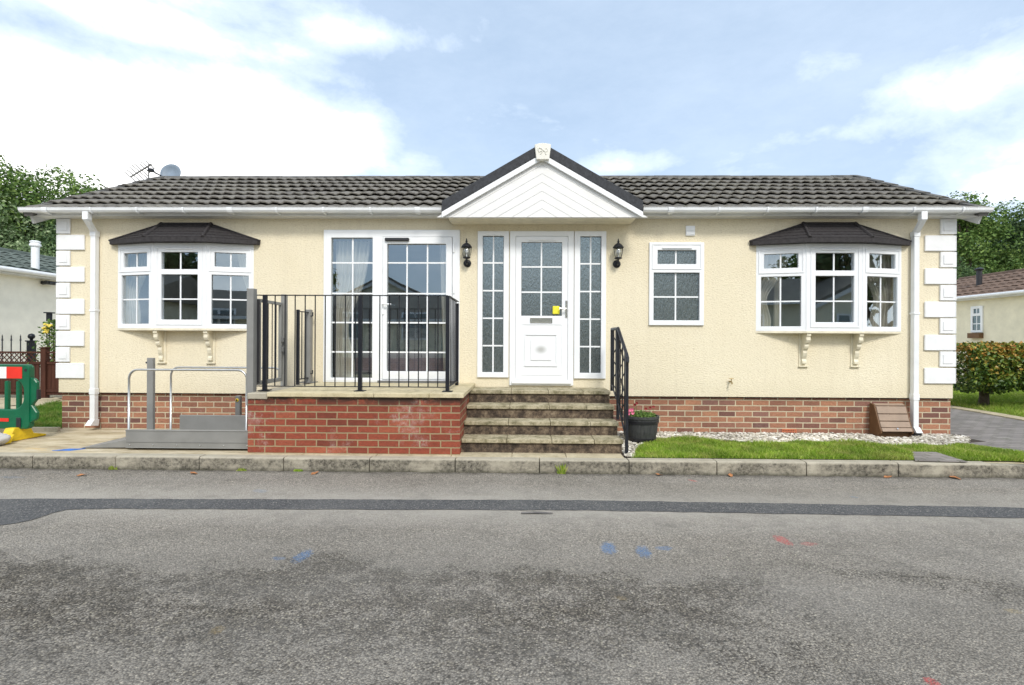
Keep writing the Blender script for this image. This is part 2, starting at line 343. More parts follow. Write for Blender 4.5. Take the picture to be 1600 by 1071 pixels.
    m = M('fence_wood', .8, .25); n = m.noise(3, 6, .7, stretch=(12,12,1)); MT['fence'] = m.fin(m.ramp(n, [(.3, (.04,.014,.009)), (.7, (.085,.032,.02))]), m.bump(n, .3, .005))
    MT['bark'] = paint('bark', (.09,.07,.05), .95, .35, 14, .8)
    MT['sandbag'] = paint('woven_sack', (.60,.59,.58), .85, .1, 12, .5)
    MT['greywood'] = paint('weathered_wood', (.36,.33,.29), .9, .2, 12, .4)
    MT['blockpaving'] = None
    m = M('block_paving', .9, .2); x, y, z = m.sep(); v = m.n('ShaderNodeCombineXYZ', None, X=x, Y=y, Z=0.).outputs[0]
    br = m.n('ShaderNodeTexBrick', {'offset':.5}, Vector=v, Color1=(.23,.21,.2), Color2=(.33,.30,.285), Mortar=(.12,.13,.08), Scale=1., Mortar_Size=.006, Mortar_Smooth=.3, Bias=0., Brick_Width=.2, Row_Height=.1)
    c = m.mix(.6, br.outputs['Color'], m.ramp(m.noise(2.5, 7, .75), [(.3, .45), (.7, 1.)]), 'MULTIPLY')
    c = m.mix(m.math('MULTIPLY', m.ramp(m.noise(3.3, 7, .8), [(.60, 0.), (.68, 1.)]), .7), c, (.09,.12,.04))
    MT['blockpaving'] = m.fin(c, m.bump(m.math('SUBTRACT', 1., br.outputs['Fac']), .5, .006))
    m = M('turf_soil', .95, .1); n = m.noise(6, 6, .7); MT['turf'] = m.fin(m.ramp(n, [(.3, (.11,.17,.03)), (.7, (.20,.28,.05))]), m.bump(m.noise(60, 4), .6, .02))
    def island(name, stops, rough=.6, transl=.25, spec=.3):
        m = M(name, rough, spec); g = m.n('ShaderNodeNewGeometry').outputs['Random Per Island']
        c = m.ramp(g, stops); c = m.mix(.6, c, m.ramp(m.noise(.9, 4, .6), [(.3, .55), (.7, 1.35)]), 'MULTIPLY')
        if 'grass' in name: c = m.mix(m.math('MULTIPLY', m.ramp(m.noise(4.5, 6, .7), [(.46, 0.), (.64, 1.)]), .55), c, (.40,.36,.13)); c = m.mix(m.math('MULTIPLY', m.ramp(m.noise(2.3, 5, .6), [(.40, 1.), (.52, 0.)]), .45), c, (.10,.20,.02))
        m.fin(c)
        if transl:
            t = m.n('ShaderNodeBsdfTranslucent', None, Color=c); mx = m.n('ShaderNodeMixShader', None, Fac=transl)
            m.nt.links.new(m.b.outputs[0], mx.inputs[1]); m.nt.links.new(t.outputs[0], mx.inputs[2]); m.nt.links.new(mx.outputs[0], m.out.inputs[0])
        return m.m
    MT['grass'] = island('grass_blades', [(0., (.15,.26,.02)), (.5, (.28,.44,.04)), (.85, (.42,.55,.08)), (1., (.58,.56,.22))])
    MT['grass_dark'] = island('grass_blades_dark', [(0., (.04,.12,.012)), (.6, (.09,.22,.02)), (1., (.18,.30,.04))])
    MT['pebble'] = island('pebbles', [(0., (.12,.11,.09)), (.25, (.34,.31,.25)), (.7, (.60,.56,.48)), (1., (.82,.80,.75))], .7, 0)
    MT['leaf_green'] = island('leaf_green', [(0., (.045,.095,.02)), (.6, (.12,.21,.045)), (1., (.24,.34,.09))])
    MT['leaf_pale'] = island('leaf_silver_green', [(0., (.09,.15,.06)), (.6, (.20,.29,.13)), (1., (.36,.44,.25))])
    MT['leaf_dark'] = island('leaf_dark', [(0., (.025,.06,.02)), (.6, (.075,.135,.045)), (1., (.17,.25,.10))])
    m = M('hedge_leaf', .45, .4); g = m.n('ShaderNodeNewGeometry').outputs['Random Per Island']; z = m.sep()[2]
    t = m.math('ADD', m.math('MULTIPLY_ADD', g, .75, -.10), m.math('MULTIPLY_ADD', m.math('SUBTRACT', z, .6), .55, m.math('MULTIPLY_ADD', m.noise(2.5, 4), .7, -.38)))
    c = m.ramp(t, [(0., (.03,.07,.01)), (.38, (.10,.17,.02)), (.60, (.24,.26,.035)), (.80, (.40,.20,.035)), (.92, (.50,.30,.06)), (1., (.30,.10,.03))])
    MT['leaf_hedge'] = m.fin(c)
    MT['petal_pink'] = paint('pink_petal', (.75,.18,.30), .6, .2, 40)
    MT['petal_red'] = paint('dark_red_petal', (.25,.02,.02), .6, .3, 40)
    MT['petal_yellow'] = paint('yellow_petal', (.85,.68,.12), .6, .15, 40)
    MT['litter'] = paint('dead_leaf', (.42,.18,.07), .8, .3, 40)
    MT['interior'] = paint('interior_wall', (.42,.38,.33), .9, .08, 2)
    MT['carpet'] = paint('interior_floor', (.16,.12,.10), .95, .15, 6)
    MT['sofa'] = paint('sofa_fabric', (.30,.26,.30), .9, .15, 9)
    MT['cushion'] = paint('cushion_fabric', (.55,.52,.50), .9, .25, 12)
    MT['bluefab'] = paint('blue_fabric', (.16,.26,.32), .9, .25, 12)
    m = M('net_curtain', .9, .1); c = m.ramp(m.noise(4, 5, .6, stretch=(8,8,.4)), [(.3, (.74,.70,.60)), (.7, (.90,.88,.81))]); m.fin(c)
    t = m.n('ShaderNodeBsdfTranslucent', None, Color=c); mx = m.n('ShaderNodeMixShader', None, Fac=.4)
    m.nt.links.new(m.b.outputs[0], mx.inputs[1]); m.nt.links.new(t.outputs[0], mx.inputs[2]); m.nt.links.new(mx.outputs[0], m.out.inputs[0]); MT['curtain'] = m.m
    # clear double glazing: mirror-like coat over a see-through pane
    m = M('window_glass'); nt = m.nt
    gl = m.n('ShaderNodeBsdfGlossy', None, Color=(.74,.88,.98), Roughness=0.); tr = m.n('ShaderNodeBsdfTransparent', None, Color=(.93,.95,.95))
    wav = m.bump(m.noise(1.6, 2, .4), .06, .012); m.set(gl.inputs['Normal'], wav)
    fr = m.n('ShaderNodeLayerWeight', None, Blend=.5); fac = m.math('MULTIPLY_ADD', m.math('POWER', fr.outputs['Facing'], 3.), .6, .27, True)
    mx = m.n('ShaderNodeMixShader', None, Fac=fac); nt.links.new(tr.outputs[0], mx.inputs[1]); nt.links.new(gl.outputs[0], mx.inputs[2]); nt.links.new(mx.outputs[0], m.out.inputs[0])
    MT['glass'] = m.m
    m = M('obscure_glass', .4, .3); n = m.noise(30, 3, .6, stretch=(2.,1,.9), dist=.6); n2 = m.noise(75, 3, .6)
    c = m.ramp(n, [(.35, (.032,.037,.037)), (.62, (.075,.082,.08))]); c = m.mix(m.ramp(n2, [(.62, 0.), (.72, .35)]), c, (.12,.14,.145))
    nb = m.bump(m.math('ADD', n, m.math('MULTIPLY', n2, .2)), .5, .007); m.fin(c, nb)
    gl = m.n('ShaderNodeBsdfGlossy', None, Color=(.7,.88,.95), Roughness=.16, Normal=nb); mx = m.n('ShaderNodeMixShader', None, Fac=.22)
    m.nt.links.new(m.b.outputs[0], mx.inputs[1]); m.nt.links.new(gl.outputs[0], mx.inputs[2]); m.nt.links.new(mx.outputs[0], m.out.inputs[0]); MT['frosted'] = m.m
    m = M('lantern_glass', .05, .5); gl = m.n('ShaderNodeBsdfGlossy', None, Roughness=.03); tr = m.n('ShaderNodeBsdfTransparent', None, Color=(.9,.92,.92))
    mx = m.n('ShaderNodeMixShader', None, Fac=.18); m.nt.links.new(tr.outputs[0], mx.inputs[1]); m.nt.links.new(gl.outputs[0], mx.inputs[2]); m.nt.links.new(mx.outputs[0], m.out.inputs[0]); MT['lglass'] = m.m
    MT['bulb'] = paint('frosted_bulb', (.8,.8,.78), .3, .02, 5)
    MT['dish'] = paint('satellite_dish_paint', (.17,.22,.28), .5, .1, 5)
    MT['blueplate'] = paint('blue_paint', (.03,.17,.60), .7, .25, 14)
    MT['neigh_wall'] = paint('pale_cream_render', (.86,.84,.74), .9, .06, 3, .3)
    MT['neigh_wall2'] = paint('warm_cream_render', (.80,.75,.58), .9, .07, 3, .3)
    MT['badge'] = paint('moulded_badge', (.74,.73,.66), .5, .06, 12)
mats()
# door leaf with a smudged grey spot in the middle of its panel
def door_mat(cx, cz):
    m = M('door_upvc', .3, .5); x, y, z = m.sep()
    dx = m.math('DIVIDE', m.math('SUBTRACT', x, cx), .105); dz = m.math('DIVIDE', m.math('SUBTRACT', z, cz), .075)
    r = m.math('SQRT', m.math('ADD', m.math('MULTIPLY', dx, dx), m.math('MULTIPLY', dz, dz)))
    k = m.math('MULTIPLY', m.ramp(r, [(.1, 1.), (1., 0.)], 'EASE'), .65)
    return m.fin(m.mix(k, (.84,.86,.88), (.30,.30,.27)))

# ================================================================ SETTING
def sheet(name, poly, z, mat, kind='structure', parent=None):
    mb = MB(); mb.add([(p[0], p[1], z) for p in poly], [tuple(range(len(poly)))])
    o = mb.build(name, mat, parent, fixn=True); 
    if kind: o['kind'] = kind
    return o
ZR = -.14
KY = -1.58     # kerb face
KB = KY+.125
sheet('ground', [(-400,-400),(400,-400),(400,400),(-400,400)], -.20, MT['turf'])
sheet('road', [(-60,-9.2),(60,-9.2),(60,KY+.01),(-60,KY+.01)], ZR, MT['road'])
g = MB(); g.box(-60, 60, KB-.02, 60, -.3, -.012); tag(g.build('garden_ground', MT['slab']), kind='structure')
g = MB(); g.box(-60, 60, -60, -9.35, -.3, -.012); tag(g.build('verge_ground', MT['slab']), kind='structure')
g = MB(); g.box(-60, 60, -9.35, -9.2, -.3, 0); tag(g.build('far_kerb', MT['kerb']), kind='structure')
Rm = lambda px, py: G(px, py, ZR+.004)
up = [(-260,782),(-60,781),(0,780),(60,779.5),(100,779.5)]+[(x, 779.5+(x-100)*.0025+max(0, x-900)*.0142) for x in range(120, 1601, 14)]+[(1700,797),(2000,803)]
lo = [(2000,826),(1700,815)]+[(x, 795+(x-150)*.003+max(0, x-900)*.0145) for x in range(1600, 149, -14)]+[(120,795.5),(104,797),(84,801),(66,807),(48,813),(24,818),(0,821),(-60,827),(-260,845)]
jit = lambda p: (p[0], p[1]+R.uniform(-.42, .42))
sheet('road_repair', [Rm(*jit(p)) for p in up+lo], ZR+.004, MT['patch'])
# kerbstones
joints_px = [-214,-82,50,180,311,442.5,577,711,843,983,1120.5,1260.5,1404,1550]
kx = [WX(p, 725, KY) for p in joints_px]
kb = MB()
for i in range(len(kx)-1):
    a, b = kx[i]+.004, kx[i+1]-.004; dz = R.uniform(-.003, .003); dy = R.uniform(-.003, .003)
    n = 7; prof = [(KY+dy,-.3),(KY+dy,-.022),(KY+dy+.006,-.007),(KY+dy+.022,dz),(KB+dy,dz),(KB+dy,-.3)]
    kb.prism(prof, 'x', a, b)
for i in range(12):
    a = kx[-1]+i*.9+.005; b = a+.885; drop0 = -.02; drop1 = -.05
    z0 = -.012 if i == 0 else -.03; z1 = -.03; yo = 0 if i == 0 else 0
    kb.add([(a,KY,-.3),(b,KY-.02,-.3),(b,KB-.02,-.3),(a,KB,-.3),(a,KY+.01,z0),(b,KY-.01,z1),(b,KB-.02,z1),(a,KB,z0)],
           [(3,2,1,0),(4,5,6,7),(0,1,5,4),(1,2,6,5),(2,3,7,6),(3,0,4,7)])
for i in range(16):
    b = kx[0]-i*.9-.005; a = b-.885; kb.box(a, b, KY, KB, -.3, 0)
tag(kb.build('kerb', MT['kerb'], fixn=True, bevel=.004), kind='structure')
# concrete apron left, slab path in front of terrace and steps
XT0, XT1 = WX(387, 700, -1.38), WX(718.5, 700, -1.38)     # terrace sides
XS1 = 1.115
sheet('concrete_apron', [(-9.5,KB),(XT0+.05,KB),(XT0+.05,.06),(WX(97,672,.05)+.0,.06),G(97,671),G(30,676),G(-60,680),(-9.5,-.35)], -.004, MT['apron'])
pv = MB()
px = [XT0+.05, -2.35, -1.55, -.75, -.10, .48, XS1-.02]
for a, b in zip(px[:-1], px[1:]): pv.box(a+.004, b-.004, KB+.002, -1.20, -.05, .0)
tag(pv.build('path', MT['slab'], bevel=.003), kind='structure')
sheet('gravel_bed', [(XS1-.02,KB),(G(1060,722)[0],KB),(6.3,-.55),(6.3,.06),(XS1-.02,.06)], -.006, MT['soil'])
XR = WX(1485, 650, .05)
sheet('driveway', [(XR-.0,3.2),(XR,.05),(XR+.12,-.35),G(1500,693),G(1560,706),G(1620,719),(9,-1.2),(30,-1.2),(30,2.6),(9.9,2.0),G(1600,655),G(1487,632)], -.004, MT['blockpaving'])
# garden path strips
def strip(name, pts, w, z, mat, h=.03):
    mb = MB()
    for (a, b) in zip(pts[:-1], pts[1:]):
        a = Vector((*a, 0)); b = Vector((*b, 0)); d = (b-a).normalized(); q = Vector((-d.y, d.x, 0))*w/2
        mb.add([(*(a-q).xy, z),(*(b-q).xy, z),(*(b+q).xy, z),(*(a+q).xy, z),(*(a-q).xy, z-h-.02),(*(b-q).xy, z-h-.02),(*(b+q).xy, z-h-.02),(*(a+q).xy, z-h-.02)], [(0,1,2,3),(0,4,5,1),(1,5,6,2),(2,6,7,3),(3,7,4,0)])
    return tag(mb.build(name, mat, fixn=True), kind='structure')
strip('drive_edging', [G(1440,630), G(1487,636.5), G(1540,645), G(1600,655.5), G(1720,676)], .26, .012, MT['slab'])
strip('garden_path', [G(110,621), G(88,622.5), G(66,626), G(44,634), G(0,640), G(-50,644)], .55, .006, MT['slab'])
strip('lawn_edging', [G(-30,670,.05), G(26,668.5,.05), G(92,668.5,.05)], .05, .055, MT['kerb'], .06)

# ================================================================ PARK HOME
X0, X1 = WX(93,341), WX(1490,341)
ZB = (WZ(93,612)+WZ(1490,624))/2; ZT = 2.885
home = thing('park_home', ((X0+X1)/2, 0, 0), 'long cream bungalow with white quoins, grey tiled roof and a central gabled entrance', 'house')
def rc(x0, y0, x1, y1, Y=0.):   # pixel rectangle -> x0,x1,z0,z1 on plane Y
    xa, za = W(x0, y1, Y); xb, zb = W(x1, y0, Y)
    return (WX(x0,(y0+y1)/2,Y), WX(x1,(y0+y1)/2,Y), WZ((x0+x1)/2,y1,Y), WZ((x0+x1)/2,y0,Y))
FD = rc(506.5, 360, 718.5, 598); SL = rc(746.2, 362, 795, 590); DO = rc(796.5, 362, 896, 602.5); SR = rc(897, 362, 946.5, 591.8)
SW = rc(1013.8, 379.5, 1099.2, 508.8)
BL = rc(184, 383, 397, 515.5); BR = rc(1180, 383.5, 1409, 520)
ins = lambda q, e: (q[0]+e, q[1]-e, q[2]+e, q[3]-e)
FD = (FD[0], FD[1], .662, FD[3])
holes = [ins(FD,.02), ins(SL,.02), ins(DO,.02), ins(SR,.02), ins(SW,.02), ins(BL,.06), ins(BR,.06)]
holes[0] = (holes[0][0], holes[0][1], ZB+.12, holes[0][3])
wl = MB(); YB = 4.75
wl.plate(X0, X1, ZB, ZT, holes, 0, .14)
T90 = Matrix.Translation((X0, 0, 0)) @ Matrix.Rotation(PI/2, 4, 'Z')
wl.box(X0, X0+.12, .14, YB, ZB, ZT); wl.box(X1-.12, X1, .14, YB, ZB, ZT); wl.box(X0+.12, X1-.12, YB-.12, YB, ZB, ZT)
wl.build('wall', MT['render'], home)
# gable ends above the eaves
EY, EZ = -.20, 2.955; RY = 2.36; RZ = 4.17
SLOPE = (RZ-EZ)/(RY-EY)
for xa in (X0, X1-.1): ge = MB(); ge.prism([(0,ZT),(YB,ZT),(YB-.3,EZ),(RY,RZ-.10),(.05,EZ)], 'x', xa, xa+.1); ge.build('gable_end_wall', MT['render'], home, fixn=True)
# inner rooms
ir = MB(); ir.box(X0+.13, X1-.13, .145, YB-.13, .60, .645); ir.build('floor', MT['carpet'], home)
ir = MB(); ir.box(X0+.13, X1-.13, .145, YB-.13, 2.78, 2.83)
ir.box(X0+.13, X1-.13, 3.2, 3.26, .65, 2.77)
for x in (-3.25, -.55, 1.55, 2.75): ir.box(x, x+.08, .15, 3.19, .65, 2.77)
ir.build('inner_wall', MT['interior'], home)
# plinth
PX0, PX1 = WX(97,640,.05), WX(1485,650,.05)
pl = MB(); pl.plate(PX0, PX1, -.15, ZB-.012, [], .05, .15); pl.box(PX0, PX0+.1, .15, YB-.05, -.15, ZB-.012); pl.box(PX1-.1, PX1, .15, YB-.05, -.15, ZB-.012)
pl.build('brick_plinth', MT['brick_house'], home)
ub = MB(); ub.box(X0+.02, X1-.02, .025, YB-.05, ZB-.012, ZB-.001); ub.build('sill_rail', MT['black'], home)
ab = MB(); q = rc(1221.5, 670.5, 1244, 680.5, .05)
hs = []
for i in range(8):
    for j in range(3):
        a = q[0]+.012+i*(q[1]-q[0]-.02)/8; c = q[2]+.008+j*(q[3]-q[2]-.012)/3; hs.append((a, a+.013, c, c+.016))
ab.plate(q[0], q[1], q[2], q[3], hs, .040, .0495); ab.build('air_brick', MT['terracotta'], home)
# roof tiles
def tile_roof(mb, x0, x1, ey, ez, ry, rz, n, wave, amp, lip=.03, sgn=1):
    nx = int((x1-x0)/wave*8); L = math.hypot(ry-ey, rz-ez); uy, uz = (ry-ey)/L, (rz-ez)/L; ny, nz = -uz*sgn, abs(uy)
    if ny*uy+nz*uz != 0: ny, nz = -uz, uy
    if nz < 0: ny, nz = -ny, -nz
    def prof(x):
        t = (x/wave) % 1.; return amp*(math.sin(2*PI*t)+.35*math.sin(4*PI*t+.6))
    for i in range(n):
        s0 = L*i/n-.02; s1 = L*(i+1)/n+.0
        vs = []
        ox = 0
        for k in range(nx+1):
            x = x0+(x1-x0)*k/nx; h = prof(x+ox)+R.uniform(-.0012, .0012)+.0035*math.sin(x*2.1+i*1.7)
            sag = .006*math.sin(x*.7)
            sj = R.uniform(-.004, .004)
            for (s_, hh) in ((s0+sj+.16, h+lip*.15), (s0+sj, h+lip-.020), (s0+sj, h+lip-.004), (s0+.010, h+lip), (s1+.05, h)):
                vs.append((x, ey+uy*s_+ny*(hh+sag), ez+uz*s_+nz*(hh+sag)))
        fs = []
        for k in range(nx):
            for j in range(4): fs.append((k*5+j, k*5+5+j, k*5+6+j, k*5+1+j))
        mb.add(vs, fs)
RX0, RX1 = WX(34,326,-.28), WX(1547,326,-.28)
rf = MB(); tile_roof(rf, RX0+.02, RX1-.02, EY-.03, EZ-.030, RY, RZ, 8, .172, .0115, .055)
roof = rf.build('roof', MT['tile'], home, smooth=False)
rb = MB(); rb.add([(RX0+.05,RY,RZ),(RX1-.05,RY,RZ),(RX1-.05,YB+.25,2.95),(RX0+.05,YB+.25,2.95)], [(0,1,2,3)])
rb.add([(RX0+.05,EY+.03,EZ-.06),(RX1-.05,EY+.03,EZ-.06),(RX1-.05,RY,RZ-.04),(RX0+.05,RY,RZ-.04)], [(0,1,2,3)]); rb.build('roof_deck', MT['ridge'], roof)
rg = MB(); nr = 28
for i in range(nr):
    a = RX0+(RX1-RX0)*i/nr; b = RX0+(RX1-RX0)*(i+1)/nr; dz = R.uniform(-.004, .004)
    rg.prism([(RY-.12,RZ-.028+dz),(RY-.09,RZ+.012+dz),(RY-.03,RZ+.034+dz),(RY+.03,RZ+.034+dz),(RY+.09,RZ+.012+dz),(RY+.12,RZ-.028+dz)], 'x', a+.002, b-.002)
rg.build('ridge_cap', MT['ridge'], roof, fixn=True)
for xv, s_ in ((RX0, 1), (RX1, -1)):
    vg = MB(); L = math.hypot(RY-EY, RZ-EZ); uy, uz = (RY-EY)/L, (RZ-EZ)/L; nt_ = 8
    for i in range(nt_):
        s0 = L*i/nt_-.05; s1 = L*(i+1)/nt_; up0, up1 = .062, .048
        P = lambda s, h: (EY+uy*s-uz*h, EZ-.035*(1-s/L)+uz*s+uy*h)
        a, b, c, d = P(s0,-.05), P(s1,-.05), P(s1,up1), P(s0,up0)
        vg.prism([a, b, c, d], 'x', xv-.02*s_, xv+.10*s_)
    vg.build('verge_cap', MT['ridge'], roof, fixn=True)
    vb = MB(); vb.prism([P(0,-.16), P(L,-.16), P(L,-.051), P(0,-.051)], 'x', xv+.0*s_, xv+.03*s_)
    vb.prism([(RY, RZ-.19), (RY, RZ-.08), (YB+.2, 2.87), (YB+.2, 2.76)], 'x', xv+.0*s_, xv+.03*s_)
    vb.build('barge_board', MT['fascia'], roof, fixn=True)
# roof vent tile on the right
rvx, rvz = W(1325, 285, 2.2); rv = MB(); rv.box(rvx-.13, rvx+.13, 1.86, 2.00, RZ-.30, RZ-.15); rv.build('roof_vent', MT['ridge'], roof, bevel=.02)
# fascia and soffit, gutters
FX0, FX1 = WX(46,335,-.17), WX(1541,335,-.17)
GBL, GBR = WX(689,328,-.28), WX(1006,328,-.28)
fs_ = MB(); fs_.box(FX0, FX1, -.17, -.145, 2.872, 2.95); fs_.box(FX0+.02, FX1-.02, -.145, .0, 2.872, 2.884); fs_.build('fascia', MT['fascia'], home)
def gutter(xa, xb):
    g = MB(); pr = [(-.175,2.985),(-.175,2.925),(-.19,2.912),(-.235,2.908),(-.262,2.918),(-.278,2.945),(-.282,2.985),(-.286,2.985),(-.286,2.992),(-.270,2.992),(-.270,2.950),(-.255,2.926),(-.235,2.916),(-.195,2.920),(-.183,2.93),(-.183,2.985)]
    pr = [(y, 2.957+(z-2.992)*.75) for y, z in pr]; g.prism(pr, 'x', xa, xb); g.prism(pr[:7], 'x', xa-.004, xa+.002); g.prism(pr[:7], 'x', xb-.002, xb+.004)
    return g.build('gutter', MT['gutter'], home, fixn=True)
for (xa, xb, step) in ((WX(28,328,-.28), GBL, 5), (GBR, WX(1553,328,-.28), 5)):
    go = gutter(xa, xb); n = int((xb-xa)/.6)
    for i in range(n):
        x = xa+.35+i*.615
        if x > xb-.1: break
        k = MB(); wd = .012 if i % 4 else .035
        k.prism([(y, 2.9575+(z-2.992)*.77) for y, z in [(-.172,2.91),(-.19,2.898),(-.24,2.894),(-.275,2.908),(-.290,2.94),(-.293,2.985),(-.287,2.992),(-.285,2.94),(-.268,2.912),(-.24,2.902),(-.19,2.905)]], 'x', x-wd, x+wd)
        k.prism([(-.172,2.878),(-.21,2.888),(-.172,2.90)], 'x', x-.008, x+.008)
        k.build('gutter_bracket', MT['gutter'], go, fixn=True)
# downpipes
def downpipe(pxo, pxp, bot, side):
    d = MB(); xo = WX(pxo, 340, -.23); xp = WX(pxp, 480, -.05); h = .034
    def bx(x, y, z0, z1, e=0): d.box(x-h-e, x+h+e, y-h-e, y+h+e, z0, z1)
    bx(xo, -.23, 2.80, 2.905, .004)
    # sloping offset
    A = [(xo-h,-.23-h,2.86),(xo+h,-.23-h,2.86),(xo+h,-.23+h,2.80),(xo-h,-.23+h,2.80)]; 
    d.add([(xo-h,-.23-h,2.80),(xo+h,-.23-h,2.80),(xo+h,-.23+h,2.80),(xo-h,-.23+h,2.80),(xp-h,-.05-h,2.67),(xp+h,-.05-h,2.67),(xp+h,-.05+h,2.67),(xp-h,-.05+h,2.67)],
          [(0,1,2,3),(7,6,5,4),(0,4,5,1),(1,5,6,2),(2,6,7,3),(3,7,4,0)])
    bx(xp, -.05, bot+.06, 2.672); bx(xp, -.05, 2.62, 2.69, .006); bx(xp, -.05, ZB-.02, ZB+.06, .006); bx(xp, -.05, 1.6, 1.63, .007)
    o = d.build('downpipe', MT['gutter'], home, fixn=True, bevel=.004)
    s = MB(); s.add([(xp-h-.004,-.095,bot+.075),(xp+h+.004,-.095,bot+.075),(xp+h+.004,-.005,bot+.075),(xp-h-.004,-.005,bot+.075),
           (xp-h-.008,-.15,bot+.01),(xp+h+.004,-.15,bot+.01),(xp+h+.004,-.02,bot-.01),(xp-h-.004,-.02,bot-.01)], [(3,2,1,0),(4,5,6,7),(0,1,5,4),(1,2,6,5),(2,3,7,6),(3,0,4,7)][::1])
    s.build('pipe_shoe', MT['gutter'], o, fixn=True)
    if side > 0:
        k = MB(); k.box(xp-.05, xp+.05, -.12, 0, -.01, .06); k.build('gully', MT['blackplastic'], o, bevel=.005)
downpipe(136, 147.5, .06, -1); downpipe(1441.5, 1429.5, .05, 1)
# quoins
for side in (0, 1):
    for i in range(10):
        big = i % 2 == 1
        z1 = 2.868-i*.2188; z0 = z1-(.202 if not big else .207)
        wdt = .365 if big else .165
        if side == 0: a, b = X0-.012, X0+wdt; inn = (a+.03, b-.03)
        else: a, b = X1-wdt-.02, X1+.012; inn = (a+.03, b-.03)
        qm = MB(); qm.box(a, b, -.026, -.001, z0, z1)
        if not big: qm.box(inn[0]+.005, inn[1]-.005, -.034, -.0262, z0+.04, z1-.04)
        # return on the end wall
        sx0, sx1 = (X0-.025, X0-.0125) if side == 0 else (X1+.0125, X1+.025)
        qm.box(sx0, sx1, -.026, .17 if big else .36, z0, z1)
        qm.build('quoin', MT['quoin'], home, bevel=.006)
# wall vent plate, and the small sensor marks
q = rc(1071, 353.5, 1085.3, 368.7); v = MB(); v.box(q[0], q[1], -.022, -.001, q[2], q[3])
for k in (1, 2): v.box(q[0]+.004, q[1]-.004, -.029, -.0222, q[2]+k*(q[3]-q[2])/3-.028, q[2]+k*(q[3]-q[2])/3+.004)
v.build('vent_cover', MT['upvc'], home, bevel=.003)
# ---- windows
def glazed(parent, name, T, outer, panes, y0, y1, vb, hb, mat_glass, gy=None, bars=.010, fm=None, extra_holes=(), glassname='glass', bevel=.004):
    """frame plate with holes; one glass pane; glazing bars (pane = x0,x1,z0,z1; vb, hb = bar centres per pane)"""
    fo = MB(T).plate(*outer, list(panes)+list(extra_holes), y0, y1).build(name, fm or MT['upvc'], parent, weld=True, bevel=bevel)
    gy = gy if gy is not None else (y0*.45+y1*.55)
    for i, p in enumerate(panes):
        g = MB(T); g.add([(p[0]-.008,gy,p[2]-.008),(p[1]+.008,gy,p[2]-.008),(p[1]+.008,gy,p[3]+.008),(p[0]-.008,gy,p[3]+.008)], [(0,1,2,3)])
        g.build(glassname, mat_glass, fo)
        b = MB(T)
        for x in vb[i]: b.box(x-bars, x+bars, gy-.006, gy-.0005, p[2]-.004, p[3]+.004)
        for z in hb[i]: b.box(p[0]-.004, p[1]+.004, gy-.0075, gy-.0008, z-bars, z+bars)
        b.build('glazing_bar', MT['upvc'], fo)
        gs = MB(T); e = .006   # dark gasket round the pane
        gs.plate(p[0]-.006, p[1]+.006, p[2]-.006, p[3]+.006, [(p[0]+e*.5, p[1]-e*.5, p[2]+e*.5, p[3]-e*.5)], gy-.010, gy-.0078)
        gs.build('gasket', MT['grey_dark'], fo)
    return fo
I = None
def raised(mb, q, w, y0, y1): mb.plate(q[0], q[1], q[2], q[3], [(q[0]+w, q[1]-w, q[2]+w, q[3]-w)], y0, y1)
# french doors
lf = rc(518, 372.3, 582.6, 590.5); rg_ = rc(605.4, 382, 697, 580.5)
yz = [WZ(600, y) for y in (411, 459, 504.5, 550.5)]
fd = glazed(home, 'french_door_frame', I, FD, [lf], -.028, .05, [[WX(550.5,480)]], [yz], MT['glass'], extra_holes=[(WX(598.5,480), WX(707,480), .70, WZ(650,371))])
dl = glazed(home, 'french_door', I, (WX(599,480), WX(706.5,480), .705, WZ(650,371.5)), [rg_], -.036, .045, [[WX(635.7,480), WX(667.6,480)]], [yz], MT['glass'])
dl['label'] = 'glazed door leaf with handle and black sensor bar above'
q = rc(603, 373.3, 640.6, 378.2); s = MB(); s.box(q[0], q[1], -.07, -.0365, q[2], q[3]); s.build('door_sensor', MT['blackplastic'], dl, bevel=.008)
hx, hz = W(599.8, 476); s = MB(); s.box(hx-.014, hx+.014, -.046, -.0365, hz-.14, hz+.06); s.tube([(hx,-.046,hz),(hx,-.085,hz),(hx+.02,-.09,hz),(hx+.12,-.09,hz-.003)], .010, 8); s.build('handle', MT['upvc'], dl, bevel=.003)
for y in (388, 452): s = MB(); hx, hz = W(709.5, y); s.box(hx-.012, hx+.012, -.045, -.0365, hz-.065, hz+.065); s.build('hinge', MT['upvc'], dl, bevel=.003)
s = MB(); s.box(FD[0]+.75, FD[1]-.02, -.075, -.029, .662, .69); s.build('door_threshold', MT['grey_dark'], fd)
s = MB(); raised(s, (FD[0]+.025, FD[1]-.025, FD[2]+.02, FD[3]-.03), .012, -.032, -.0285); s.build('frame_bead', MT['upvc'], fd, weld=True)
# side lights
def sidelight(O, gx0, gy0, gx1, gy1, vx, hys):
    p = rc(gx0, gy0, gx1, gy1); return glazed(home, 'sidelight', I, O, [p], -.028, .05, [[WX(vx,470)]], [[WZ((gx0+gx1)/2, y) for y in hys]], MT['frosted'])
sidelight(SL, 754, 369.3, 786.7, 581.8, 770.7, (411, 454.5, 497.6, 540.5)); sidelight(SR, 906, 370, 938.8, 583, 922.6, (412.4, 455.8, 499, 542))
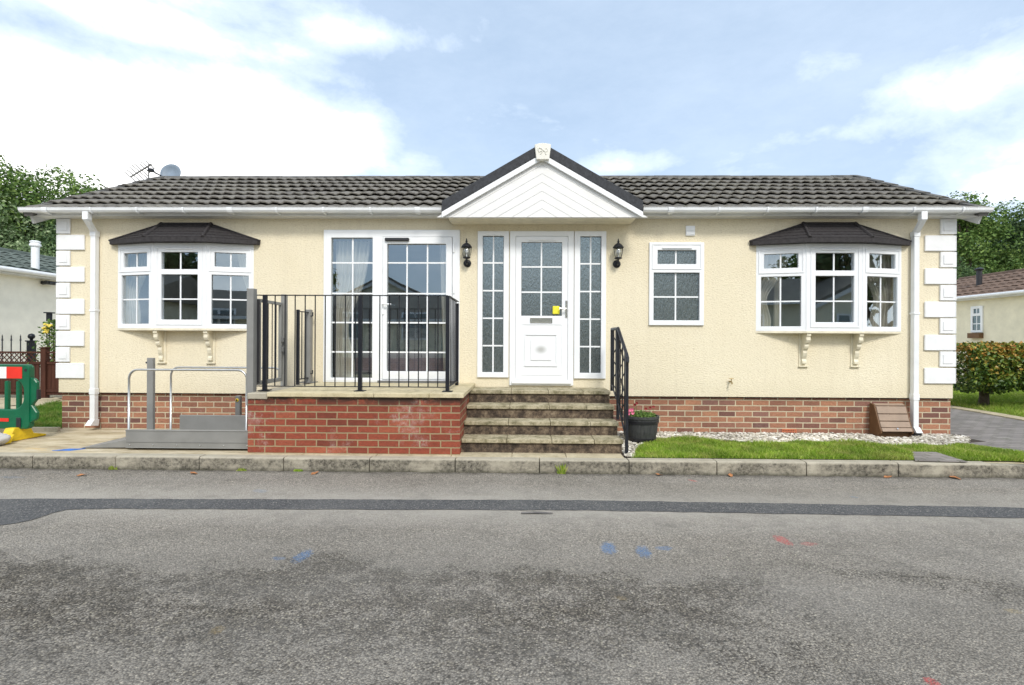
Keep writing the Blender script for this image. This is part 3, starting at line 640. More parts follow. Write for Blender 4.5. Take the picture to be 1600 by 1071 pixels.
# front door
leaf = rc(805, 369.5, 887.3, 594.5); gl = rc(814.6, 379.3, 877.9, 494)
df = MB().plate(*DO, [ins(leaf, .003)], -.03, .05).build('door_frame', MT['upvc'], home, weld=True, bevel=.004)
s = MB(); s.box(DO[0]+.03, DO[1]-.03, -.06, -.031, leaf[2]-.045, leaf[2]-.004); s.build('door_sill', MT['upvc'], df, bevel=.006)
pcx, pcz = W(845, 546.5); dm = door_mat(pcx, pcz)
fdoor = glazed(home, 'front_door', I, ins(leaf, .005), [gl], -.022, .045, [[WX(845.8,440)]], [[WZ(846,417.6), WZ(846,457)]], MT['frosted'], fm=dm, gy=.0)
s = MB()
raised(s, rc(814.6, 506.5, 878, 586), .010, -.028, -.0222); raised(s, rc(819.5, 522, 870.5, 572.5), .016, -.034, -.0222)
q = rc(829, 531, 861.5, 563.5); s.box(*q[:2], -.032, -.0222, *q[2:])
s.build('moulded_panel', dm, fdoor, bevel=.005)
q = rc(828, 497.3, 863, 505.4); s = MB(); s.box(*q[:2], -.032, -.0222, *q[2:]); s.box(q[0]+.02, q[1]-.02, -.037, -.0322, q[2]+.012, q[3]-.018); s.build('letterbox', MT['chrome'], fdoor, bevel=.004)
q = rc(824.6, 374.8, 868, 377.4); s = MB(); s.box(*q[:2], -.04, -.0222, *q[2:]); s.build('trickle_vent', MT['upvc'], fdoor, bevel=.004)
hx, hz = W(884.5, 483.5); s = MB(); s.box(hx-.015, hx+.015, -.032, -.0222, hz-.115, hz+.115); s.tube([(hx,-.03,hz),(hx,-.075,hz),(hx-.02,-.08,hz),(hx-.1,-.08,hz+.002)], .010, 8); s.build('handle', MT['chrome'], fdoor, bevel=.003)
q = rc(863.3, 478.8, 874, 491.4); s = MB(); s.box(*q[:2], -.038, -.024, *q[2:])
nt = s.build('notice_card', MT['note'], None, bevel=.01); tag(nt, 'small yellow card tied to the chrome handle of the white front door', 'card')
# small window
top = rc(1026.8, 391.6, 1087, 413.4); low = rc(1020.5, 426.8, 1092, 501)
sw = glazed(home, 'window', I, SW, [top, low], -.028, .05, [[WX(1056.3,402)], [WX(1055.8,464)]], [[], [WZ(1056,464.3)]], MT['frosted'])
s = MB(); raised(s, rc(1018, 382, 1095, 422), .016, -.036, -.0285); q = rc(1034, 387.6, 1080, 389.6); s.box(*q[:2], -.045, -.0285, *q[2:]); s.build('opening_sash', MT['upvc'], sw, weld=True, bevel=.004)
# ---- bay windows
def curtain(parent, T, x0t, x1t, x0b, x1b, z0, z1, y, pinch=None, folds=7):
    mb = MB(T); nx, nz = 56, 22; vs = []
    for j in range(nz+1):
        t = j/nz; z = z1+(z0-z1)*t
        a = x0t+(x0b-x0t)*t; b = x1t+(x1b-x1t)*t
        if pinch:
            k = math.exp(-((t-pinch[0])/.22)**2)*pinch[1]
            a += (k*(b-a) if pinch[2] > 0 else 0); b -= (k*(b-a) if pinch[2] < 0 else 0)
        for i in range(nx+1):
            u = i/nx; vs.append((a+(b-a)*u, y+.022*math.sin(u*folds*2*PI+.6*math.sin(t*3))+.006*math.sin(u*31), z+.004*math.sin(u*20)))
    mb.add(vs, [(j*(nx+1)+i, j*(nx+1)+i+1, (j+1)*(nx+1)+i+1, (j+1)*(nx+1)+i) for j in range(nz) for i in range(nx)])
    return mb.build('curtain', MT['curtain'], parent, smooth=True)
def bay(pxs, zt_px, curt, label):
    """pxs: outer-left, joint-left, joint-right, outer-right (px)"""
    p = .15
    xl = WX(pxs[0], 450, -.0); xr = WX(pxs[3], 450, -.0); a = WX(pxs[1], 450, -p); b = WX(pxs[2], 450, -p)
    z0, z1 = 1.375, 2.503; cx = (xl+xr)/2
    bw = thing('bay_window', (cx, 0, z0), label, None); bw.parent = home; bw.matrix_parent_inverse = Matrix.Translation(-Vector(home.location))
    del bw['label']; bw['label'] = label
    F_ = .062
    def panel(p0, p1, centre):
        d = Vector((p1[0]-p0[0], p1[1]-p0[1], 0)); L = d.length; ang = math.atan2(d.y, d.x)
        T = Matrix.Translation((p0[0], p0[1], 0)) @ Matrix.Rotation(ang, 4, 'Z')
        u0 = .004; u1 = L-.004
        if centre:
            m_ = .112; t = (m_, L-m_, 2.165, 2.395); l = (m_, L-m_, 1.492, 2.095)
        else:
            m_ = .088; t = (m_+.015, L-m_-.015, 2.205, 2.395); l = (m_-.02, L-m_+.02, 1.437, 2.095)
        mid = L/2
        fr = glazed(bw, 'window', T, (u0, u1, z0, z1), [t, l], 0, .06, [[mid], [mid]], [[], [1.768]], MT['glass'], bars=.009)
        s = MB(T)
        if centre:
            raised(s, (.045, L-.045, 1.42, 2.455), .018, -.008, -.0005); s.box(.17, L-.17, -.02, -.0005, 2.428, 2.446)
        else: raised(s, (.035, L-.035, 2.135, 2.455), .018, -.008, -.0005)
        s.build('opening_sash', MT['upvc'], fr, weld=True, bevel=.004)
        return T, L
    panel((xl, .0), (a, -p), False); Tc, Lc = panel((a, -p), (b, -p), True); panel((b, -p), (xr, .0), False)
    # corner posts, sill board, soffit
    for x, y in ((a, -p), (b, -p)): s = MB(); s.tube([(x, y+.012, z0), (x, y+.012, z1)], .018, 10); s.build('corner_post', MT['upvc'], bw)
    s = MB(); s.prism([(xl,.0),(a-.01,-p-.015),(b+.01,-p-.015),(xr,.0)], 'z', z0-.028, z0-.001); s.prism([(xl+.02,.12),(xl+.02,.001),(a,-p+.01),(b,-p+.01),(xr-.02,.001),(xr-.02,.12)], 'z', z0+.001, z0+.02)
    s.build('window_board', MT['cream_trim'], bw, fixn=True, bevel=.003)
    s = MB(); s.prism([(xl+.02,.12),(xl,.001),(a,-p),(b,-p),(xr,.001),(xr-.02,.12)], 'z', z1, z1+.03); s.build('head_board', MT['upvc'], bw, fixn=True)
    # roof
    o = .125; ze = 2.525; zt = WZ((pxs[1]+pxs[2])/2, zt_px, 0); ea, eb = a-.035, b+.035; ye = -p-o
    el, er = xl-.085, xr+.085; ta, tb = a+.02, b-.02
    E = [(el,-.012),(el+.02,-.06),(ea,ye),(eb,ye),(er-.02,-.06),(er,-.012)]
    s = MB(); n = len(E)
    lo = [(x, y, ze-.012) for x, y in E]; md = [(x, y, ze+.042) for x, y in E]
    s.add(lo+md, [tuple(range(n))[::-1]]+[(i, i+1, i+1+n, i+n) for i in range(n-1)]+[(5,0,6,11)]+[])
    # shingle courses on each of three slopes
    apexL, apexR = (ta, -.012, zt), (tb, -.012, zt)
    def slope(e0, e1, t0, t1, nc=5):
        for c in range(nc):
            f0, f1 = c/nc, (c+1)/nc
            lerp = lambda A, B, f: tuple(A[k]+(B[k]-A[k])*f for k in range(3))
            p0 = lerp(e0, t0, f0); p1 = lerp(e1, t1, f0); p2 = lerp(e1, t1, f1); p3 = lerp(e0, t0, f1)
            r = .012
            q0 = (p0[0], p0[1]-.003, p0[2]+r); q1 = (p1[0], p1[1]-.003, p1[2]+r)
            s.add([p0, p1, q1, q0, p2, p3], [(0,1,2,3),(3,2,4,5)])
    zE = ze+.042
    slope((el,-.012,zE), (ea,ye,zE), apexL, apexL); slope((ea,ye,zE), (eb,ye,zE), apexL, apexR); slope((eb,ye,zE), (er,-.012,zE), apexR, apexR)
    ro = s.build('bay_roof', MT['bayroof'], bw)
    s = MB()
    for e, t in (((ea,ye,zE), apexL), ((eb,ye,zE), apexR)):
        s.tube([(e[0], e[1]-.004, e[2]+.006), (t[0], t[1], t[2]+.012)], .022, 6)
    s.tube([(ta-.02, -.02, zt+.004), (tb+.02, -.02, zt+.004)], .018, 6)
    s.tube([(el-.01, -.03, zE+.0), apexL], .014, 6); s.tube([(er+.01, -.03, zE+.0), apexR], .014, 6)
    s.build('hip_cap', MT['bayroof'], ro)
    # corbels
    for xc in (a+.03, b-.01):
        s = MB(); zc = z0-.028
        pr = [(-.0,zc),(-.15,zc),(-.15,zc-.03),(-.135,zc-.05),(-.14,zc-.09),(-.125,zc-.12),(-.095,zc-.14),(-.10,zc-.17),(-.085,zc-.20),(-.055,zc-.225),(-.06,zc-.26),(-.05,zc-.30),(-.03,zc-.34),(-.045,zc-.37),(-.045,zc-.40),(-.0,zc-.415)]
        s.prism(pr, 'x', xc-.028, xc+.028); s.box(xc-.055, xc+.055, -.012, -.0005, zc-.43, zc-.001); s.box(xc-.062, xc+.062, -.03, -.0005, zc-.445, zc-.43)
        s.build('corbel', MT['cream_trim'], bw, fixn=True, bevel=.003)
    for c in curt: curtain(bw, None, *[cx+v if i < 4 else v for i, v in enumerate(c[:4])], 1.40, 2.49, c[4], c[5] if len(c) > 5 else None)
    return bw
bay((183.5, 238.5, 321.5, 397), 351, [(-.93,-.55,-.93,-.72,.13,(.6,.35,-1)), (.62,.92,.78,.92,.13,(.6,.35,1))], 'bay window left of the glazed french doors, above the platform lift')
bay((1180.5, 1261, 1348.5, 1409), 350.5, [(-.95,-.42,-.95,-.70,.13,(.62,.45,-1)), (.50,.96,.62,.96,.13,(.62,.3,1)), (-.6,-.5,-.62,-.56,.2)], 'bay window at the right end of the home, above the brown box')
# curtains behind french doors
cu = curtain(fd, None, FD[0]+.10, FD[0]+.58, FD[0]+.10, FD[0]+.38, .68, 2.6, .16, (.62,.5,-1), 8)
cu = curtain(fd, None, FD[1]-.30, FD[1]-.12, FD[1]-.24, FD[1]-.12, .68, 2.6, .16, None, 3)
# sofa in the room behind
sf = thing('sofa', (WX(650,560,1.4), 1.5, .645), 'pale sofa with cushions seen through the lower panes of the french doors', 'sofa')
sx = sf.location.x
s = MB(); s.box(sx-1.0, sx+1.0, 1.1, 1.9, .70, 1.05); s.build('seat', MT['sofa'], sf, bevel=.06, seg=3)
s = MB(); s.box(sx-1.0, sx+1.0, 1.9, 2.15, .70, 1.5); s.build('backrest', MT['sofa'], sf, bevel=.06, seg=3)
for k in (-1, 1): s = MB(); s.box(sx+k*1.1-.11, sx+k*1.1+.11, 1.1, 2.15, .66, 1.28); s.build('armrest', MT['sofa'], sf, bevel=.06, seg=3)
for k, mm in ((-.7,'cushion'),(-.1,'cushion'),(.6,'bluefab')):
    s = MB(Matrix.Translation((sx+k,1.75,1.25)) @ Matrix.Rotation(-.3,4,'X')); s.box(-.24,.24,-.07,.07,-.2,.2); s.build('cushion', MT[mm], sf, bevel=.06, seg=3)
# ---- entrance gable
YGc = -.375; YBg = -.42
ax, az = W(848, 250, YBg); lx, lz = W(690, 338, YBg); rx, rz = W(1005, 339.5, YBg)
lz = rz = (lz+rz)/2; cxg = (lx+rx)/2
half = (rx-lx)/2
topz = WZ(848, 223, YBg)       # top of the dark verge at the peak
th_b, th_w = .138, .075       # vertical thickness of dark verge, white strip
slope_g = (topz-.0-(lz+th_b+th_w-.012))/half
gb = MB(); tw = topz
def band(mb, t0, t1, ya, yb, xcut=0.0):
    # vertical offsets below the top line
    for sg in (-1, 1):
        x_in = cxg+sg*xcut; x_out = cxg+sg*half
        zi = topz-slope_g*xcut; zo = topz-slope_g*half
        poly = [(x_in, zi-t0), (x_out, zo-t0), (x_out, zo-t1), (x_in, zi-t1)]
        mb.prism(poly, 'y', ya, yb)
band(gb, 0, th_b, YBg, YBg+.025); gb.build('gable_verge', MT['verge'], home, fixn=True, bevel=.006)
gb = MB(); band(gb, th_b+.001, th_b+.001+th_w, YBg+.002, YBg+.03); gb.build('gable_barge_board', MT['upvc'], home, fixn=True, bevel=.004)
gr = MB()   # small pitched roof running back into the main roof
yb_ = EY+(topz-.03-EZ)/SLOPE+.1
for sg in (-1, 1):
    zo = topz-slope_g*half
    gr.add([(cxg,YBg+.01,topz-.012),(cxg,yb_,topz-.012),(cxg+sg*half,EY+(zo-EZ)/SLOPE+.05,zo-.012),(cxg+sg*half,YBg+.01,zo-.012)], [(0,1,2,3)])
gr.build('gable_roof', MT['verge'], home)
# chevron cladding boards
clz = lz+.002; brd = .111
ins_t = topz-th_b-.02
nb_ = 9
gcl = MB()
for i in range(nb_):
    # board i is a chevron between offset t0 and t1 measured vertically down from the soffit line
    t0 = i*brd*1.0; t1 = t0+brd-.004
    for sg in (-1, 1):
        def line(t, x): return ins_t-t-slope_g*abs(x)
        pts = []
        zbot = clz
        # polygon clipped by zbot
        def xat(t): return (ins_t-t-zbot)/slope_g
        xo0, xo1 = xat(t0), xat(t1)
        if xo0 <= .01: continue
        if xo1 > .01: poly = [(0, line(t0,0)), (sg*xo0, zbot), (sg*xo1, zbot), (0, line(t1,0))]
        else: poly = [(0, line(t0,0)), (sg*xo0, zbot), (0, zbot)]
        poly = [(cxg+x, z) for x, z in poly]
        gcl.prism(poly, 'y', YGc, YGc+.012)
gcl.build('chevron_cladding', MT['cladding'], home, fixn=True)
gk = MB(); gk.prism([(cxg-half+.05, clz), (cxg+half-.05, clz), (cxg, ins_t+.02)], 'y', YGc+.016, YGc+.03); gk.build('gable_backing', MT['fascia'], home, fixn=True)
gk = MB(); gk.box(lx+.08, rx-.08, YGc+.016, -.001, clz-.012, clz-.002); gk.build('gable_soffit', MT['cream_trim'], home)
# keystone badge
kz0, kz1 = WZ(848,250,YBg-.03), WZ(848,224,YBg-.03)
kt = WX(861.5,225,YBg-.03)-WX(848.5,225,YBg-.03); kbw = kt*.76; kcx = cxg+.005
gk = MB(); gk.prism([(kcx-kbw,kz0),(kcx+kbw,kz0),(kcx+kt,kz1-.018),(kcx+kt*.5,kz1-.004),(kcx,kz1),(kcx-kt*.5,kz1-.004),(kcx-kt,kz1-.018)], 'y', YBg-.04, YBg+.06)
ko = gk.build('keystone_badge', MT['badge'], home, fixn=True, bevel=.006)
gk = MB()   # raised rampant figure emblem, small relief
def cr(pts, r): gk.tube([(kcx+x, YBg-.042, (kz0+kz1)/2+z) for x, z in pts], r, 6)
cr([(-.06,.03),(-.045,.045),(-.02,.035),(.0,.02),(.02,.0),(.04,-.01)], .008); cr([(-.05,-.015),(-.03,.0),(-.01,.005),(.01,.012)], .007); cr([(.0,.012),(-.015,-.02),(-.03,-.035)], .006)
cr([(.03,-.005),(.03,-.03),(.045,-.04)], .006); cr([(.04,-.01),(.06,.01),(.05,.035),(.03,.03)], .005); cr([(-.045,.045),(-.06,.02),(-.05,.0)], .007)
gk.build('relief_emblem', MT['badge'], ko)

# ================================================================ THINGS ON THE HOME
def lantern(px, py0, py1, label):
    x, zt = W(px, py0, -.12); z0 = WZ(px, py1, -.12); H = zt-z0
    t = thing('wall_lantern', (x, 0, z0), label, 'lantern', 'black lanterns beside the front door'); y = -.115
    b = MB(); b.lathe([(.052,0),(.052,.012),(.03,.02)], (0,0,0), 20); 
    bm_ = MB(Matrix.Translation((x,-.0005,z0+.052)) @ Matrix.Rotation(PI/2, 4, 'X')); bm_.lathe([(.052,0),(.052,.01),(.04,.022),(.02,.03)], (0,0,0), 20)
    bm_.build('wall_plate', MT['black'], t, smooth=False)
    a = MB(); a.tube([(x,-.02,z0+.05),(x,-.06,z0+.035),(x,-.10,z0+.045),(x,y,z0+.08),(x,y,z0+.105)], .012, 8); a.lathe([(.02,.0),(.05,.012),(.052,.02),(.045,.026)], (x,y,z0+.095), 12); a.build('bracket', MT['black'], t)
    zb = z0+.12; zc = zt-.125
    gl_ = MB(); gl_.lathe([(.038,0),(.058,zc-zb)], (x,y,zb), 12); gl_.build('glass', MT['lglass'], t, smooth=True)
    g = MB()
    for k in range(6):
        an = k*PI/3+.3; c_, s_ = math.cos(an), math.sin(an); mm = (zb+zc)/2
        g.tube([(x+.042*c_, y+.042*s_, zb), (x+.060*c_, y+.060*s_, mm), (x+.064*c_, y+.064*s_, zc)], .0035, 5)
    g.build('cage', MT['black'], t)
    g = MB(); g.tube([(x,y,zb),(x,y,zb+.05)], .011, 8); g.lathe([(.012,0),(.022,.02),(.022,.06),(.008,.085)], (x,y,zb+.045), 10); g.build('bulb', MT['bulb'], t, smooth=True)
    g = MB(); g.lathe([(.070,0),(.074,.006),(.068,.016),(.05,.04),(.028,.058),(.014,.066),(.012,.078),(.018,.085),(.008,.095),(.010,.102),(.003,.125)], (x,y,zc), 12); g.build('cap', MT['black'], t)
lantern(729, 372.5, 416, 'black wall lantern between the french doors and the front door')
lantern(966.3, 373, 417, 'black wall lantern to the right of the front door')
# tap
tx, tz = W(1143, 597, -.06); t = thing('garden_tap', (tx,0,tz-.03), 'small brass outdoor tap on the cream wall above the brickwork', 'tap')
s = MB(); s.tube([(tx-.005,-.001,tz),(tx-.005,-.06,tz)], .011, 8); s.tube([(tx-.005,-.06,tz),(tx-.005,-.085,tz-.005),(tx-.005,-.09,tz-.03)], .009, 8); s.build('spout', MT['brass'], t)
s = MB(); s.tube([(tx-.005,-.06,tz),(tx,-.055,tz+.04)], .006, 6); s.tube([(tx-.03,-.055,tz+.043),(tx+.03,-.055,tz+.043)], .005, 6); s.build('tap_handle', MT['brass'], t)
# satellite dish and aerial behind the ridge
dx, dz = W(268, 272, 2.9); t = thing('satellite_dish', (dx, 2.9, 3.9), 'grey blue satellite dish behind the left end of the ridge', 'satellite dish')
Td = Matrix.Translation((dx, 2.9, dz+.0)) @ Matrix.Rotation(.12, 4, 'Z') @ Matrix.Rotation(PI/2-.2, 4, 'X')
s = MB(Td); s.lathe([(.0,.0),(.08,.008),(.14,.02),(.185,.038),(.19,.034),(.185,.03),(.08,-.004),(.0,-.012)], (0,0,0), 28); s.build('reflector', MT['dish'], t, smooth=True, fixn=True)
s = MB(); s.tube([(dx,2.95,dz-.25),(dx-.03,2.7,dz-.12),(dx-.12,2.5,dz-.06)], .012, 6); s.build('feed_arm', MT['black'], t)
s = MB(); s.box(dx-.16, dx-.08, 2.47, 2.55, dz-.09, dz-.03); s.build('receiver', MT['black'], t, bevel=.01)
s = MB(); s.tube([(dx,2.98,3.7),(dx,2.98,dz)], .02, 8); s.build('mast', MT['grey_dark'], t)
axx, azz = W(222, 262, 2.9); t = thing('tv_aerial', (axx, 2.9, 3.6), 'thin tv aerial with many short rods behind the left roof end', 'aerial')
s = MB(); s.tube([(axx+.13,2.9,3.5),(axx+.13,2.9,azz+.06)], .012, 6); s.build('mast', MT['grey_dark'], t)
s = MB(); bp, bq = Vector((axx-.22,2.9,azz-.18)), Vector((axx+.18,2.9,azz+.06)); s.tube([bp, bq], .014, 6); s.tube([bq-Vector((.1,0,.1)), bq+Vector((.0,0,-.15))], .006, 5); s.build('boom', MT['grey_dark'], t)
s = MB()
for k in range(8):
    c = bp+(bq-bp)*(k+R.uniform(-.2,.2))/7.5; l_ = R.uniform(.6,1.1); s.tube([c+Vector((.05,.12,-.08))*l_, c+Vector((-.05,-.12,.08))*l_], .008, 5)
s.tube([bq+Vector((-.06,0,.14)), bq+Vector((.06,0,-.14))], .005, 5); s.tube([bq+Vector((-.1,.1,.1)), bq+Vector((.02,.1,-.16))], .005, 5)
s.build('element_rod', MT['grey_dark'], t)

# ================================================================ TERRACE AND STEPS
YT = -1.38; ZC = .66
ter = thing('brick_terrace', ((XT0+XT1)/2, YT, 0), 'raised red brick terrace with buff coping under the french doors', 'terrace')
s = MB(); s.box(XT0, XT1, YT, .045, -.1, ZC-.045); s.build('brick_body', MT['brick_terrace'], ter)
cxs = [XT0-.0, XT0+.22, -2.05, -1.27, XT1+.042]
s = MB(); ys = [YT-.035, -.93, -.47, -.002]
cp = [XT0+.22, WX(585,618,YT), WX(671,618,YT), XT1+.042]
for j in range(3):
    xs_ = cp if j == 0 else [XT0+.22, XT0+.75, XT0+1.3, XT0+1.86, XT1+.042]
    for a_, b_ in zip(xs_[:-1], xs_[1:]): s.box(a_+.002, b_-.002, ys[j]+.002, ys[j+1]-.002, ZC-.045, ZC)
s.build('coping_slab', MT['coping'], ter, bevel=.004)
s = MB(); s.box(XT0-.0, XT0+.218, YT-.02, -.25, ZC-.075, ZC-.008); s.build('corner_slab', MT['kerb'], ter, bevel=.008)
st = thing('entrance_steps', ((XT1+XS1)/2, -1.25, 0), 'four mould-stained stone steps leading up to the white front door', 'steps')
fr = [-1.25, -.99, -.73, -.44]; RS = .1525
for i in range(4):
    yr = fr[i]; z0 = RS*i; z1 = RS*(i+1); yb2 = fr[i+1] if i < 3 else -.001
    s = MB(); s.box(XT1+.001, XS1-.012, yr, 0.04 if i == 3 else yb2+.02, z0-(.03 if i else .1), z1-.045); s.build('riser', MT['riser'], st)
    s = MB(); xs_ = [XT1+.002, -.08+R.uniform(-.015,.015), .42+R.uniform(-.02,.02), .93-.4*(i==3)*0+R.uniform(-.3,-.25)*0, XS1]
    xs_ = [XT1+.002, -.16+.01*i, .335, .80-.01*i, XS1]
    for a_, b_ in zip(xs_[:-1], xs_[1:]):
        s.box(a_+.002, b_-.002, yr-.025, yb2-.001, z1-.0445, z1+R.uniform(-.002,.002))
    s.build('tread', MT['tread'], st, bevel=.006, seg=2)
# terrace railing
rl = thing('terrace_railing', ((XT0+XT1)/2, -1.19, ZC), 'black metal railing with slim balusters along the brick terrace front and right side', 'railing')
YR = -1.187; ztop = 1.725; zbt = .705; xpost = [WX(414,540,YR), WX(563,540,YR), WX(699.5,540,YR)]
xg = WX(397.5,540,YR)
for x in xpost:
    s = MB(); s.box(x-.021, x+.021, YR-.021, YR+.021, ZC, ztop+.0); s.build('post', MT['black'], rl, bevel=.003)
    s = MB(); s.box(x-.055, x+.055, YR-.055, YR+.055, ZC, ZC+.008); s.build('base_plate', MT['black'], rl)
yrear = -.36; xr_ = xpost[2]
s = MB(); s.box(xr_-.021, xr_+.021, yrear-.021, yrear+.021, ZC, ztop-.02); s.build('post', MT['black'], rl, bevel=.003)
s = MB(); s.box(xg, xr_, YR-.02, YR+.02, ztop, ztop+.01); s.box(xr_-.02, xr_+.02, YR+.021, yrear+.02, ztop-.001, ztop+.009); s.build('top_rail', MT['black'], rl)
s = MB(); s.box(xg, xr_, YR-.012, YR+.012, zbt, zbt+.009); s.box(xr_-.012, xr_+.012, YR+.013, yrear, zbt, zbt+.009); s.build('bottom_rail', MT['black'], rl)
bx_ = [xg]+[xpost[0]+(xpost[1]-xpost[0])*k/9.5 for k in range(1, 10)]+[xpost[1]+(xpost[2]-xpost[1])*k/9 for k in range(1, 9)]
for x in bx_: s = MB(); s.tube([(x,YR,zbt+.009),(x,YR,ztop)], .0065, 6); s.build('baluster', MT['black'], rl)
for k in range(1, 7): y = YR+(yrear-YR)*k/7; s = MB(); s.tube([(xr_,y,zbt+.009),(xr_,y,ztop)], .0065, 6); s.build('baluster', MT['black'], rl)
# short rear-left return railing by the wall
sr = thing('short_railing', (WX(465,540,-.30), -.30, ZC), 'short black railing panel between the grey gate and the house wall', 'railing')
xa_, ya_ = WX(465.5,540,-.42), -.42; 
s = MB(); s.box(xa_-.018, xa_+.018, ya_-.018, ya_+.018, ZC, 1.615); s.build('post', MT['black'], sr, bevel=.003)
s = MB(); s.box(xa_-.012, xa_+.012, ya_+.018, -.07, 1.59, 1.602); s.box(xa_-.012, xa_+.012, ya_+.018, -.07, .72, .732); s.build('rail', MT['black'], sr)
for k in (1,2): y = ya_+.115*k; s = MB(); s.tube([(xa_,y,.73),(xa_,y,1.59)], .0065, 6); s.build('baluster', MT['black'], sr)
xb_ = WX(482,540,-.10); s = MB(); s.box(xb_-.032, xb_+.032, -.12, -.045, ZC, 1.635); s.build('grey_post', MT['grey'], sr, bevel=.003)
s = MB(); s.box(xb_-.10, xb_+.10, -.14, -.02, ZC, ZC+.012); s.build('base_plate', MT['grey'], sr)
for z in (1.55, .78): s = MB(); s.tube([(xb_+.033,-.1,z),(xb_+.06,-.11,z),(xb_+.06,-.11,z+.05)], .009, 6); s.build('catch', MT['blackplastic'], sr)
# lift gate
xg1 = WX(393.3,540,-1.26); gt = thing('lift_gate', (xg1, -1.24, ZC), 'grey framed metal gate standing open at the left edge of the brick terrace', 'gate')
xg2, yg2 = WX(444,540,-.55), -.55
s = MB(); s.box(xg1-.038, xg1+.038, -1.30, -1.22, .50, WZ(393,451.5,-1.26)); s.build('post', MT['grey'], gt, bevel=.003)
s = MB(); s.box(xg2-.03, xg2+.03, yg2-.03, yg2+.03, ZC, WZ(444,460.5,yg2)); s.build('post', MT['grey'], gt, bevel=.003)
v0 = Vector((xg1+.04,-1.22,0)); v1 = Vector((xg2-.02,yg2-.03,0)); dd = (v1-v0); ang = math.atan2(dd.y, dd.x); Lg = dd.length
Tg = Matrix.Translation(v0) @ Matrix.Rotation(ang, 4, 'Z')
s = MB(Tg); s.plate(.02, Lg-.01, .72, 1.69, [(.06, Lg-.05, .765, 1.655)], -.018, .018); s.build('gate_frame', MT['grey'], gt, weld=True, bevel=.003)
for k in range(1, 5): s = MB(Tg); u = .06+(Lg-.11)*k/5; s.tube([(u,0,.765),(u,0,1.655)], .006, 6); s.build('gate_bar', MT['black'], gt)
s = MB(Tg); s.box(.0, .02, -.02, .02, .75, 1.68); s.build('closing_edge', MT['blackplastic'], gt)
for z in (1.08, 1.20): s = MB(Tg); s.box(Lg-.055, Lg-.02, -.045, -.019, z, z+.06); s.build('latch', MT['grey_dark'], gt, bevel=.005)

# ================================================================ PLATFORM LIFT
lift = thing('platform_lift', (-3.7, -.9, 0), 'grey wheelchair platform lift with steel hoop rails left of the brick terrace', 'lift')
YL = -1.275; xl0, xl1 = WX(196,690,YL), XT0-.012; zl = WZ(290,672.5,YL)
s = MB(); s.box(xl0, xl1, YL, YL+.04, .022, zl); s.box(xl0, xl1, YL-.006, YL, zl-.012, zl); s.box(xl0+.0, xl1, YL-.006, YL, .02, .03); s.build('side_panel', MT['grey'], lift, bevel=.004)
s = MB(); s.box(xl0+.02, xl1, YL+.04, -.5, .03, .075); s.build('platform', MT['grey_dark'], lift)
xq = WX(282,660,-.5); s = MB(); s.box(xq, xl1, -.52, -.48, .03, WZ(330,649,-.5)); s.build('rear_panel', MT['grey'], lift, bevel=.004)
def hoop(x0, x1, y, zb_, zt_, r=.10, rad=.0125):
    pts = [(x0,y,zb_),(x0,y,zt_-r)]+[(x0+r-r*math.cos(a), y, zt_-r+r*math.sin(a)) for a in [PI/2*k/6 for k in range(1,7)]]
    pts += [(x1-r+r*math.sin(a), y, zt_-r+r*math.cos(a)) for a in [PI/2*k/6 for k in range(0,6)]]+[(x1,y,zt_-r),(x1,y,zb_)]
    return MB().tube(pts, rad, 10)
for xx in [xl0+.05+(xl1-xl0-.1)*k/5 for k in range(6)]: b_ = MB(Matrix.Translation((xx,YL-.0005,.055)) @ Matrix.Rotation(PI/2,4,'X')); b_.lathe([(.008,0),(.007,.004),(.003,.006)], (0,0,0), 8); b_.build('bolt', MT['steel'], lift)
b_ = MB(); b_.box(xl0+.01, xl1-.01, YL-.0035, YL-.0005, .083, .087); b_.build('panel_seam', MT['grey_dark'], lift)
hz = WZ(290,578.3,-1.24)
hoop(WX(201.5,640,-1.24), WX(385.5,640,-1.24), -1.24, zl, hz).build('handrail', MT['steel'], lift, smooth=True)
hoop(WX(267,640,-.58), WX(440,620,-.58), -.58, .08, WZ(330,574.5,-.58)).build('handrail', MT['steel'], lift, smooth=True)
xc0, xc1 = WX(231.3,620,-.72), WX(241,620,-.72); s = MB(); s.box(xc0, xc1, -.745, -.70, .0, WZ(236,559.5,-.74)); s.build('column', MT['grey'], lift, bevel=.004)
s = MB(); s.tube([(xc0-.001,-.73,WZ(236,567,-.74)),(xc0-.018,-.73,WZ(236,567,-.74))], .012, 8); s.build('stop_knob', MT['blackplastic'], lift)
xk0, xk1 = WX(369,635,-.45), WX(376.5,635,-.45); s = MB(); s.box(xk0, xk1, -.48, -.42, WZ(373,650,-.45)-.02, WZ(373,618.5,-.45)); cpn = s.build('control_post', MT['grey_dark'], lift, bevel=.008)
s = MB(); s.lathe([(.016,0),(.016,.006)], (0,0,0), 12); 
sb = MB(Matrix.Translation(((xk0+xk1)/2,-.481,WZ(373,625,-.45))) @ Matrix.Rotation(PI/2,4,'X')); sb.lathe([(.02,0),(.02,.008)], (0,0,0), 12); sb.build('button', MT['yellow'], cpn)
sb = MB(Matrix.Translation(((xk0+xk1)/2,-.4895,WZ(373,625,-.45))) @ Matrix.Rotation(PI/2,4,'X')); sb.lathe([(.011,0),(.011,.01)], (0,0,0), 12); sb.build('button', MT['blackplastic'], cpn)
s = MB(); xf = xl0-.01; s.prism([(xf-.55,.004),(xf,.012),(xf,.10),(xf-.02,.105),(xf-.22,.065)], 'y', YL+.05, -.55); s.build('ramp_flap', MT['grey'], lift, fixn=True, bevel=.003)
